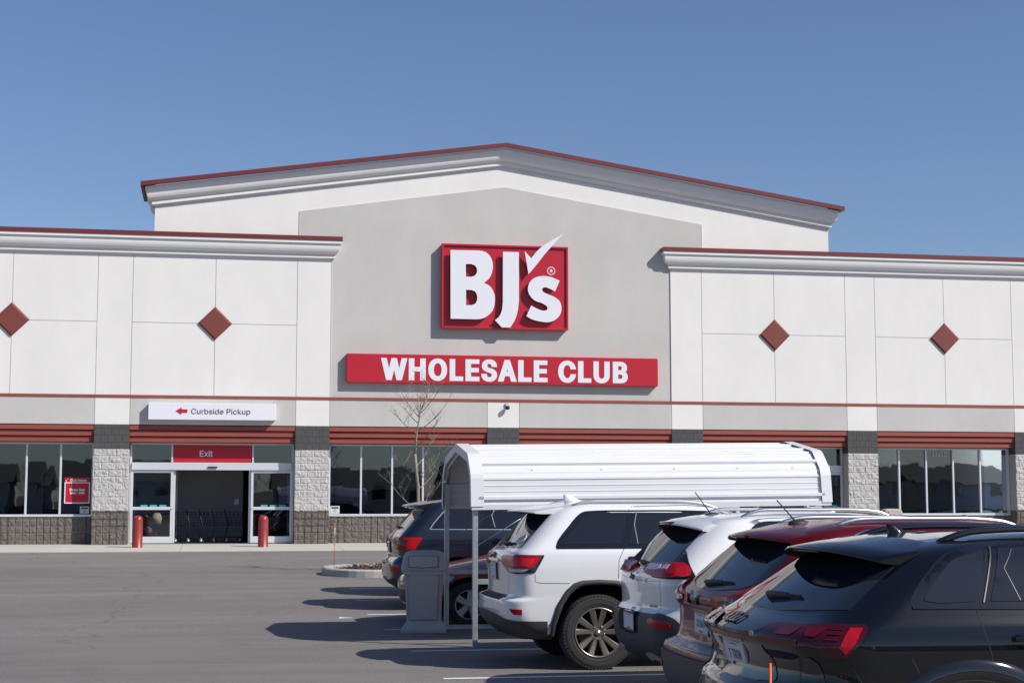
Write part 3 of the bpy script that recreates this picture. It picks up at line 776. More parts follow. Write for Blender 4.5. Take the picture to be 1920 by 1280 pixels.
# ------------------------------------------------------------------ cart shelter
def shelter():
    L = 4.46; root = thing('cart_shelter', 'white ribbed sheet steel cart shelter on galvanised posts between the parked cars', 'cart shelter', (3.04, 20.14, -.02), R(-1.2))
    hw = 1.42
    base = [(-hw,1.65),(-1.365,2.03),(-1.09,2.265),(0,2.42),(1.09,2.265),(1.365,2.03),(hw,1.65)]
    # rounded bends, then a ribbed profile along the developed length
    pts = []
    for i, p in enumerate(base):
        if 0 < i < len(base)-1:
            a, b, c = Vector(base[i-1]), Vector(p), Vector(base[i+1])
            u, v = (a-b).normalized()*.05, (c-b).normalized()*.05
            pts += [b+u, b+(u+v)*.28, b+v]
        else: pts.append(Vector(p))
    ln = [0]
    for a, b in zip(pts, pts[1:]): ln.append(ln[-1]+(b-a).length)
    T = ln[-1]
    def at(s):
        s = min(max(s, 0), T)
        for k in range(len(ln)-1):
            if s <= ln[k+1]+1e-9:
                t = (s-ln[k])/(ln[k+1]-ln[k]); p = pts[k].lerp(pts[k+1], t); d = (pts[k+1]-pts[k]).normalized()
                return p, Vector((-d.y, d.x))
        return pts[-1], Vector((0, 1))
    prof = []
    pitch = .232; n = int(T/pitch); s0 = (T-n*pitch)/2
    ss = [0]
    for k in range(n+1):
        c = s0+k*pitch
        big = (k % 2 == 0)
        h = .030 if big else .010; wd = .030 if big else .02
        ss += [(c-wd, 0), (c-wd*.55, h), (c+wd*.55, h), (c+wd, 0)]
        if k < n:
            for q in (.35, .65): ss += [(c+pitch*q-.012, 0), (c+pitch*q, .006), (c+pitch*q+.012, 0)]
    ss[0] = (0, 0); ss.append((T, 0)); ss = sorted(x for x in ss if 0 <= x[0] <= T)
    for s, h in ss:
        p, nn = at(s); prof.append((p.x+nn.x*h, p.y+nn.y*h))
    inner = []
    for s, h in ss:
        p, nn = at(s); inner.append((p.x+nn.x*(h-.004), p.y+nn.y*(h-.004)))
    RISE = .012
    sh = MB(); ring = prof + inner[::-1]
    nX = 12; LL = []
    for i in range(nX+1):
        x = .09+(L-.18)*i/nX
        LL.append([(x, y, z+RISE*x) for y, z in ring])
    sh.loops(LL, 0, True, True, False)
    roof = sh.build('roof', M_sheet, root)
    sc_ = MB()
    for x in (.75, 1.6, 2.5, 3.3, 4.0):
        for s in (.45, .95, T-.45, T-.95, T-.25):
            p, nn = at(s); sc_.lathe([(.008,-.004),(.008,.004),(.0,.005)], (0,0,0), 'Z', 6); 
            k0 = len(sc_.v)-18
            M = Matrix.Translation((x, p.x+nn.x*.004, p.y+nn.y*.004+RISE*x)) @ Vector((0, nn.x, nn.y)).to_track_quat('Z', 'Y').to_matrix().to_4x4()
            sc_.xform(M, k0)
    sc_.build('screw', M_aludark, roof)
    # edge trim at both ends
    for x0, x1 in ((0, .155), (L-.13, L)):
        t = MB(); m = 14; A = []
        out = [];
        for i in range(len(pts)):
            p, nn = at(ln[i]); out.append((p.x+nn.x*.030, p.y+nn.y*.030))
        inn = [(at(ln[i])[0].x-at(ln[i])[1].x*.075, at(ln[i])[0].y-at(ln[i])[1].y*.075) for i in range(len(pts))]
        mid = [(at(ln[i])[0].x+at(ln[i])[1].x*.024, at(ln[i])[0].y+at(ln[i])[1].y*.024) for i in range(len(pts))]
        # L-shaped trim: top flange and end flange
        xe = x0 if x0 == 0 else x1; xi = x1 if x0 == 0 else x0; e = -.003 if x0 == 0 else .003
        t.loops([[(xi, y, z+RISE*xi) for y, z in out], [(xe, y, z+RISE*xe) for y, z in out], [(xe, y, z+RISE*xe) for y, z in inn],
                 [(xe+e*-1, y, z+RISE*xe) for y, z in inn], [(xe-e, y, z+RISE*xe) for y, z in mid], [(xi, y, z+RISE*xi) for y, z in mid]], 0, False, False, False)
        t.build('edge_trim', M_sheet, root)
    # eave flashing
    for s in (-1, 1):
        e = MB(); e.prism([(s*(hw-.045),1.615),(s*(hw+.02),1.615),(s*(hw+.02),1.675),(s*(hw-.045),1.675)], 'X', .01, L-.01)
        for i, p in enumerate(e.v): e.v[i] = (p[0], p[1], p[2]+RISE*p[0])
        e.build('eave_rail', M_sheet, root)
    # posts with rounded bows, base rails, guide rails
    for x in (.06, L/2, L-.06):
        for s in (-1, 1):
            p = MB(); y = s*(hw-.06); p.box(x-.03, x+.03, y-.03, y+.03, .075, 1.614+RISE*x)
            if s > 0: p.bar((x, y, 1.5), (x, y-.10, 1.95), .05, .05)
            else: p.bar((x, y, 1.5), (x, y+.07, 1.95), .05, .05)
            p.build('post', M_galv, root, bevel=.004)
        bo = MB(); bo.tube([(x, -(hw-.09), 1.95+RISE*x), (x, -1.02, 2.18+RISE*x), (x, 0, 2.33+RISE*x), (x, 1.02, 2.18+RISE*x), (x, (hw-.09), 1.95+RISE*x)], .028, 8)
        bo.build('roof_bow', M_galv, root)
    for s in (-1, 1):
        b = MB(); y = s*(hw-.06); b.box(.03, L-.03, y-.03, y+.03, .004, .074); b.build('base_rail', M_galv, root, bevel=.003)
        g_ = MB(); g_.box(.0905, L-.09, y-.02, y+.02, .745, .805); g_.build('guide_rail', M_galv, root, bevel=.003)
        br = MB()
        br.tube([(.09, y+s*.0, 1.2), (.75, y, 1.60)], .004, 5)
        br.build('brace', M_galv, root)
    return root
shelter()

# ------------------------------------------------------------------ waste bins
def bin_(x, y, z, m, label, sc1=1.0, rz=0):
    root = thing('waste_bin', label, 'bin', (x, y, z), rz, 'dome-topped waste bins')
    def rr(wx, wy, z, r=.05, n=4):
        return [(px*sc1*.86, py*sc1*.9, z*sc1) for px, py in rrect(-wx, wx, -wy, wy, r, n)]
    def RR(*a): return [(p[0], p[1], p[2]) for p in rr(*a)]
    SQ = Matrix.Diagonal((.86,.9,1,1))
    b = MB()
    b.loops([RR(.33,.31,0,.02), RR(.33,.31,.045,.02), RR(.255,.24,.135,.03), RR(.252,.237,.15,.03), RR(.262,.247,.40,.03), RR(.280,.262,.70,.035), RR(.300,.28,.78,.04), RR(.285,.265,.785,.04)], 0, True, True, False)
    body = b.build('body', m, root, bevel=.006)
    for s in (-1, 1):
        pn = MB(); pn.prism([(-.20,.17),(.20,.17),(.225,.70),(.19,.725),(-.19,.725),(-.225,.70)], 'Y', -.004, .004)
        sl_ = Matrix.Translation((0, s*.262*sc1, 0)) @ Matrix.Scale(sc1, 4) @ Matrix.Rotation(R(-2.6*s), 4, 'X')
        pn.xform(SQ @ sl_); pn.build('recessed_panel', m, body, bevel=.003)
    l = MB()
    l.loops([RR(.33,.30,.775,.05), RR(.335,.305,.80,.05), RR(.325,.297,.86,.06), RR(.305,.275,.955,.06), RR(.29,.25,.99,.06), RR(.262,.205,1.016,.06), RR(.215,.145,1.03,.05), RR(.12,.08,1.036,.04)], 0, True, True, False)
    lid = l.build('lid', m, root, bevel=.008)
    for s in (-1, 1):
        # arched lower lip and swinging flap
        lp = MB(); pts = [(.325*math.cos(a), .775-.055*math.sin(a)) for a in [math.pi*k/12 for k in range(13)]]
        lp.prism(pts, 'Y', -.012, .012); lp.xform(SQ @ Matrix.Translation((0, s*.292*sc1, 0)) @ Matrix.Scale(sc1, 4)); lp.build('lip', m, lid)
        fl = MB(); oc = [(-.21,.835),(.0,.822),(.21,.835),(.215,.955),(.20,.972),(-.20,.972),(-.215,.955)]
        fl.prism(oc, 'Y', -.006, .006)
        fl.xform(SQ @ Matrix.Translation((0, s*(.316+.003)*sc1, 0)) @ Matrix.Scale(sc1, 4) @ Matrix.Translation((0,0,.86)) @ Matrix.Rotation(R(12.7*s), 4, 'X') @ Matrix.Translation((0,0,-.86)))
        fl.build('flap', m, lid, bevel=.005)
        gp = MB(); oc2 = [(p[0]*1.03, .9+(p[1]-.9)*1.05) for p in oc]
        gp.prism(oc2, 'Y', -.003, .003); gp.xform(SQ @ Matrix.Translation((0, s*(.314)*sc1, 0)) @ Matrix.Scale(sc1, 4) @ Matrix.Translation((0,0,.86)) @ Matrix.Rotation(R(12.7*s), 4, 'X') @ Matrix.Translation((0,0,-.86)))
        gp.build('flap_gap', M_black, lid)
    return root
bin_(2.78, 21.15, 0, M_bin, 'grey dome-topped waste bin standing at the corner of the cart shelter', 1.02, R(-10))
bin_(20.15, 45.6, .415, M_binbeige, 'beige waste bin lid showing over the car roofs, by the pale pilaster', 1.05, 0)

# ------------------------------------------------------------------ young street tree
def tree(x, y, z):
    root = thing('young_tree', 'slim leafless young tree on the kerbed island in front of the store', 'tree', (x, y, z))
    rn = random.Random(21); tr = MB(); br = MB(); tw = MB()
    def limb(mb, p, d, L, r0, r1, lev, curve):
        n = 7 if lev < 2 else 5; pts = [p]; dd = d.copy(); q = p.copy()
        for k in range(n):
            dd = (dd + Vector((rn.uniform(-.09,.09), rn.uniform(-.09,.09), curve))).normalized(); q = q + dd*(L/n); pts.append(q.copy())
        mb.tube(pts, r0, 7 if lev == 0 else 5, 0, r1); return pts
    t = limb(tr, Vector((0,0,0)), Vector((-.01,0,1)), 2.45, .052, .030, 0, .05)
    t2 = limb(tr, t[-1], Vector((.03,0,1)), 1.25, .026, .007, 0, .02)
    def sub(pts, n, lo, hi, L, r, lev):
        for k in range(n):
            f = rn.uniform(lo, hi)*(len(pts)-1); i = min(int(f), len(pts)-2); p = pts[i].lerp(pts[i+1], f-i)
            a = rn.uniform(0, 6.283); e = rn.uniform(.25, .75) if lev == 1 else rn.uniform(.0, 1.0)
            base = (pts[i+1]-pts[i]).normalized()
            d = (Vector((math.cos(a), math.sin(a), 0))*1.0 + base*(.55 if lev > 1 else 0) + Vector((0,0,e))).normalized()
            l = L*rn.uniform(.6, 1.15)
            b = limb(br if lev == 1 else tw, p, d, l, r, r*.35, lev, .10 if lev == 1 else .05)
            if lev < 4: sub(b, 4 if lev == 1 else 3, .25, 1.0, l*.52, r*.5, lev+1)
    sub(t, 7, .42, .98, .92, .011, 1); sub(t2, 10, .05, .9, .90, .011, 1)
    tr.build('trunk', M_bark, root); br.build('limb', M_bark, root); tw.build('twig', M_bark, root)
tree(4.43, 34.05, gz(34)+.1)

# marker rods
def rod(x, y, z, h, r, label, tip=False):
    root = thing('marker_rod', label, 'marker rod', (x, y, z), group='orange marker rods')
    q = MB(); q.tube([(0,0,0), (.012*h,0,h)], r, 8); q.build('shaft', M_orange if not tip else mat('faded_orange_rod', (.55,.13,.06), .5), root)
    if tip:
        q = MB(); q.tube([(.012*h*.66,0,h*.66), (.012*h*.90,0,h*.90)], r*1.35, 8); q.build('reflector_band', M_sheet, root)
    return root
rod(2.56, 34.0, gz(34)+.1, .98, .006, 'faded thin orange marker rod with white band, at the tip of the island', True)
rod(1.77, 5.0, -.02, 1.185, .0043, 'bright orange marker rod in front of the black car')

# a scrap of paper on the tarmac
q = MB(); q.loops([[(-.10,-.05,.004),(.09,-.04,.006),(.11,.04,.003),(-.08,.06,.012)], [(-.10,-.05,.006),(.09,-.04,.008),(.11,.04,.005),(-.08,.06,.014)]], 0, True, True, False)
tag(q.build('paper_scrap', M_signwhite, loc=(1.95, 23.6, gz(23.6))), 'small white paper scrap lying on the tarmac left of the waste bin', 'litter')
# ------------------------------------------------------------------ cars
def paint(name, col, rough=.28, metal=0.0, coat=1.0, flake=0.0, spec=.5):
    m = mat(name, col, rough, metal, spec, coat, var=.02, vscale=2, coatr=.02)
    if flake:
        nt = m.node_tree; N = nt.nodes; L = nt.links; b = N['Principled BSDF']
        tc = N.new('ShaderNodeTexCoord'); vo = N.new('ShaderNodeTexVoronoi'); vo.inputs['Scale'].default_value = 900
        L.new(tc.outputs['Object'], vo.inputs['Vector'])
        mr = N.new('ShaderNodeMapRange'); mr.inputs[3].default_value = rough-flake; mr.inputs[4].default_value = rough+flake
        L.new(vo.outputs['Color'], mr.inputs[0]); L.new(mr.outputs[0], b.inputs['Roughness'])
    return m
P_white = paint('white_car_paint', (.70,.705,.72), .32)
P_maroon = paint('maroon_car_paint', (.115,.005,.010), .30, .35, flake=.08, coat=.4, spec=.15)
P_black = paint('black_metallic_paint', (.003,.004,.007), .3, .0, flake=.0, spec=.05)
P_navy = paint('dark_blue_paint', (.010,.014,.030), .30, .4, flake=.08)
P_dark = paint('charcoal_paint', (.02,.021,.024), .3, .3)
P_orange = paint('copper_red_paint', (.30,.035,.010), .28, .3)
M_tint = mat('privacy_glass', (.012,.016,.024), .02, spec=.6, coat=.0)
M_clad = mat('textured_cladding', (.045,.045,.05), .55, spec=.4, bump=.15, bscale=350)
M_gloss = mat('gloss_black', (.008,.008,.010), .08, spec=.5, coat=.6)
M_under = mat('underbody', (.008,.008,.008), .9)
M_well = mat('wheel_well', (.010,.010,.011), .95)
M_chrome = mat('chrome', (.72,.72,.74), .12, metal=1)
M_satin = mat('satin_silver', (.55,.56,.58), .3, metal=.9)
M_bronze = mat('bronze_grey_alloy', (.38,.335,.29), .30, metal=.8, coat=.4)
M_silver = mat('silver_alloy', (.50,.51,.53), .35, metal=.7)
M_disc = mat('brake_iron', (.10,.095,.09), .6, metal=.6)
M_lensr = mat('red_lens', (.40,.006,.012), .2, spec=.22, var=.15, vscale=40)
M_lensb = mat('bright_red_lens', (.58,.012,.028), .2, spec=.3, var=.3, vscale=70)
M_lensd = mat('smoked_red_lens', (.055,.003,.010), .08, spec=.5)
M_lensw = mat('clear_lens', (.50,.50,.52), .15, spec=.5, var=.35, vscale=50)
M_gap = mat('panel_gap', (.02,.02,.022), .9)
M_plate = mat('plate_white', (.55,.58,.66), .5, var=.05, vscale=20)
M_plateblue = mat('plate_ink', (.03,.045,.14), .5)
M_platered = mat('plate_red_strip', (.50,.06,.07), .5)

def pchip(x, y, xn):
    x = np.asarray(x, float); y = np.asarray(y, float); h = np.diff(x); d = np.diff(y)/h; n = len(x); m = np.zeros(n)
    for i in range(1, n-1):
        if d[i-1]*d[i] > 0:
            w1, w2 = 2*h[i]+h[i-1], h[i]+2*h[i-1]; m[i] = (w1+w2)/(w1/d[i-1]+w2/d[i])
    m[0], m[-1] = d[0], d[-1]
    k = np.clip(np.searchsorted(x, xn)-1, 0, n-2); t = (xn-x[k])/h[k]
    return (2*t**3-3*t**2+1)*y[k]+(t**3-2*t**2+t)*h[k]*m[k]+(-2*t**3+3*t**2)*y[k+1]+(t**3-t**2)*h[k]*m[k+1]

class Car:
    """body skinned from horizontal plan slices (z, rear x, half width, front x, rear corner radius); x runs from the
    rear bumper forward, the right-hand flank is at -y"""
    def __init__(s, name, label, cat, loc, rows, P, arches, arch_r=.42, bow=.07, taper=.05, rz=0, group=None, up=6, bands=(), arch_poly=None, fbow=.25):
        s.root = thing(name, label, cat, loc, rz, group); s.P = P; s.name = name
        rows = [list(r) for r in rows]
        t = [0]
        for a, b in zip(rows, rows[1:]): t.append(t[-1]+math.sqrt((b[0]-a[0])**2+((b[1]-a[1])*.6)**2+((b[2]-a[2])*.6)**2+((b[3]-a[3])*.15)**2)+.01)
        tn = []
        for a, b in zip(t, t[1:]):
            k = max(2, min(10, int((b-a)/.035)+1)); tn += [a+(b-a)*i/k for i in range(k)]
        tn.append(t[-1]); tn = np.array(tn)
        A = [pchip(t, [r[i] for r in rows], tn) for i in range(5)]
        s.A = A; L = []; W = max(A[2])
        s.W = W; s.x0 = min(A[1]); s.xf = max(A[3])
        NR, NC, NS = 9, 9, 44
        s.half = NR+NC+NS+NC+NR-4
        xm = (s.x0+s.xf)/2; hl = (s.xf-s.x0)/2
        for z, xr, w_, xf, rc in zip(*A):
            rc = min(rc, w_*.95, (xf-xr)*.4); rf = min(.55 if z < 1.1 else .26, w_*.9, (xf-xr)*.45); pts = []
            for i in range(NR): pts.append((xr, (w_-rc)*i/(NR-1)))
            for i in range(1, NC):
                a = math.pi/2*i/(NC-1); e = .92
                pts.append((xr+rc*(1-math.cos(a)**e), w_-rc+rc*math.sin(a)**e))
            for i in range(1, NS): pts.append((xr+rc+(xf-rf-xr-rc)*i/(NS-1), w_))
            for i in range(1, NC):
                a = math.pi/2*i/(NC-1); pts.append((xf-rf+rf*math.sin(a), w_-rf+rf*math.cos(a)))
            for i in range(1, NR): pts.append((xf, (w_-rf)*(1-i/(NR-1))))
            q = []
            for x, y in pts:
                u = y/W; k = max(0, 1-(x-xr)/.9); kf = max(0, 1-(xf-x)/1.1)
                xx = x + bow*u*u*k*k*(3-2*k) - fbow*u*u*kf*kf*(3-2*kf)
                v = (x-xm)/hl
                yy = y*(1-taper*max(0, -v)**3 - taper*1.2*max(0, v)**3)
                q.append((xx, -yy))
            ring = [(x, y, z) for x, y in q] + [(x, -y, z) for x, y in q[::-1][1:-1]]
            L.append(ring)
        mb = MB(); mb.loops(L, 0, True, True, True)
        n = len(L[0]); zs = A[0]
        for i, f in enumerate(mb.f[:-2]):
            k = i//n; zc = (zs[k]+zs[k+1])/2
            for z0, z1, mi in bands:
                if z0 <= zc < z1: mb.m[i] = mi
        mb.m[-2] = 2
        s.slots = [P, M_clad, M_under, M_well]
        o = mb.build('body', s.slots, None)
        bpy.context.view_layer.update()
        bm = bmesh.new(); bm.from_mesh(o.data); s.bvh = BVHTree.FromBMesh(bm); bm.free()
        # wheel openings
        cuts = []
        for cx, cz in arches:
            for sgn in (-1, 1):
                c = MB(); poly = arch_poly(cx) if arch_poly else [(cx+arch_r*math.cos(a), cz+arch_r*math.sin(a)) for a in [2*math.pi*k/40 for k in range(40)]]
                c.prism(poly, 'Y', sgn*(W-.36), sgn*(W+.3), 3); co = c.build('cutter', s.slots)
                md = o.modifiers.new('cut', 'BOOLEAN'); md.operation = 'DIFFERENCE'; md.object = co; md.solver = 'EXACT'; cuts.append(co)
        if cuts:
            dg = bpy.context.evaluated_depsgraph_get(); me = bpy.data.meshes.new_from_object(o.evaluated_get(dg)); me.name = 'body'
            old = o.data; o.modifiers.clear(); o.data = me; bpy.data.meshes.remove(old)
            for c in cuts: m_ = c.data; bpy.data.objects.remove(c); bpy.data.meshes.remove(m_)
        o.parent = s.root; s.body = o
        s.rc = .34
    # ---- surface mapping
    def cast(s, mode, u, v, off=0.0):
        if mode == 'S': o, d = Vector((u, -3, v)), Vector((0, 1, 0))
        elif mode == 'L': o, d = Vector((u, 3, v)), Vector((0, -1, 0))
        elif mode == 'R': o, d = Vector((-3, u, v)), Vector((1, 0, 0))
        elif mode == 'F': o, d = Vector((9, u, v)), Vector((-1, 0, 0))
        elif mode == 'T': o, d = Vector((u, v, 5)), Vector((0, 0, -1))
        else:                                                    # 'W' wraps from the tail round the right corner; 'V' the left one
            sg = -1 if mode == 'W' else 1; c = s.W-s.rc; q = s.rc*math.pi/2; cx = s.x0+s.rc
            if u < c: o, d = Vector((-3, sg*u, v)), Vector((1, 0, 0))
            elif u < c+q:
                a = (u-c)/s.rc; d = Vector((math.cos(a), -sg*math.sin(a), 0)); o = Vector((cx, sg*c, v))-d*3
            else: o, d = Vector((cx+u-c-q, sg*3, v)), Vector((0, -sg, 0))
        h, nn, i, dist = s.bvh.ray_cast(o, d)
        if h is None: return None, None
        if nn.dot(d) > 0: nn = -nn
        return h+nn*off, nn
    def panel(s, name, poly, mode, m, off=.003, parent=None, g=.05, curve=True, n=5, thick=.012, label=None):
        """a piece of trim, glass or lens lying on the body"""
        P = smooth_poly(poly, n) if curve else list(poly)
        D = []
        for a, b in zip(P, P[1:]+P[:1]):
            k = max(1, int(math.hypot(b[0]-a[0], b[1]-a[1])/(g*.7)))
            D += [(a[0]+(b[0]-a[0])*i/k, a[1]+(b[1]-a[1])*i/k) for i in range(k)]
        nb = len(D); pts = [Vector(p) for p in D]
        x0, x1 = min(p[0] for p in D), max(p[0] for p in D); y0, y1 = min(p[1] for p in D), max(p[1] for p in D)
        def inside(x, y):
            c = False
            for (ax, ay), (bx, by) in zip(D, D[1:]+D[:1]):
                if (ay > y) != (by > y) and x < (bx-ax)*(y-ay)/(by-ay)+ax: c = not c
            return c
        nx, ny = int((x1-x0)/g)+1, int((y1-y0)/g)+1
        for j in range(1, ny):
            for i in range(1, nx):
                x, y = x0+(x1-x0)*i/nx, y0+(y1-y0)*j/ny
                if inside(x, y) and min(math.hypot(x-p[0], y-p[1]) for p in D) > g*.3: pts.append(Vector((x, y)))
        V, E, F, *_ = delaunay_2d_cdt(pts, [], [list(range(nb))], 1, 1e-5)
        mb = MB(); vs = []; bad = set()
        for k, p in enumerate(V):
            h, nn = s.cast(mode, p[0], p[1], off)
            if h is None: bad.add(k); vs.append(Vector((0,0,0)))
            else: vs.append(h)
        fs = [f for f in F if not any(i in bad for i in f)]
        if fs:                                                   # keep one connected piece
            par = {}
            def root(i):
                while par.setdefault(i, i) != i: par[i] = par[par[i]]; i = par[i]
                return i
            em = {}
            for k, f in enumerate(fs):
                for a, b in zip(f, list(f[1:])+[f[0]]):
                    e = (min(a, b), max(a, b))
                    if e in em: par[root(k)] = root(em[e])
                    else: em[e] = k
            cnt_ = {}
            for k in range(len(fs)): cnt_[root(k)] = cnt_.get(root(k), 0)+1
            best = max(cnt_, key=cnt_.get); fs = [f for k, f in enumerate(fs) if root(k) == best]
            us = sorted({i for f in fs for i in f}); mp = {i: k for k, i in enumerate(us)}
            vs = [vs[i] for i in us]; V = [V[i] for i in us]; fs = [[mp[i] for i in f] for f in fs]
        mb.add(vs, fs, 0, True)
        # turned-in edge
        cnt = {}
        for f in fs:
            for a, b in zip(f, list(f[1:])+[f[0]]): cnt[(a, b)] = 1
        rim = [(a, b) for a, b in cnt if (b, a) not in cnt]
        low = {}
        for i in {i for e in rim for i in e}:
            hh, _ = s.cast(mode, V[i][0], V[i][1], off-thick)
            if hh is not None: low[i] = len(mb.v); mb.v.append(tuple(hh))
        for a, b in rim:
            if a in low and b in low: mb.f.append([a, b, low[b], low[a]]); mb.m.append(0); mb.s.append(False)
        o = mb.build(name, m, parent or s.body)
        rs = {(min(e), max(e)) for e in rim}
        o.data.attributes.new('sharp_edge', 'BOOLEAN', 'EDGE').data.foreach_set('value', [tuple(sorted(e.vertices)) in rs for e in o.data.edges])
        if label: o['label'] = label
        return o
    def both(s, name, poly, m, **k):
        """mirror a flank or wrap panel to the other side"""
        mode = k.pop('mode', 'S'); s.panel(name, poly, mode, m, **k); s.panel(name, poly, {'S': 'L', 'W': 'V'}[mode], m, **k)
    def line(s, mb, pts, mode, wd=.006, off=.0015, curve=False, m=0):
        """a shut line: thin dark ribbon following the surface"""
        D = []
        for a, b in zip(pts, pts[1:]):
            k = max(1, int(math.hypot(b[0]-a[0], b[1]-a[1])/.04))
            D += [(a[0]+(b[0]-a[0])*i/k, a[1]+(b[1]-a[1])*i/k) for i in range(k)]
        D.append(pts[-1]); prev = None
        for i, p in enumerate(D):
            a, b = D[max(i-1, 0)], D[min(i+1, len(D)-1)]; dx, dy = b[0]-a[0], b[1]-a[1]; l = math.hypot(dx, dy) or 1
            h1, _ = s.cast(mode, p[0]-dy/l*wd/2, p[1]+dx/l*wd/2, off); h2, _ = s.cast(mode, p[0]+dy/l*wd/2, p[1]-dx/l*wd/2, off)
            if h1 is None or h2 is None: prev = None; continue
            if prev and (h1-prev[0]).length < .25: mb.add([prev[0], prev[1], h2, h1], [(0,1,2,3)], m)
            prev = (h1, h2)
    def gaps(s, lists):
        for mode, pts in lists:
            mb = MB(); s.line(mb, pts, mode, .003 if mode == 'R' else .005)
            if mb.f: mb.build('shut_line', M_gap, s.body)
    def place(s, mode, u, v, off=0):
        """matrix whose x runs along the surface, y up, z out, at a point of the body"""
        h, nn = s.cast(mode, u, v, off); zz = nn.normalized(); upv = Vector((0,0,1))
        y = (upv-zz*zz.dot(upv)).normalized(); x = y.cross(zz)
        return Matrix(((x.x, y.x, zz.x, h.x), (x.y, y.y, zz.y, h.y), (x.z, y.z, zz.z, h.z), (0,0,0,1)))

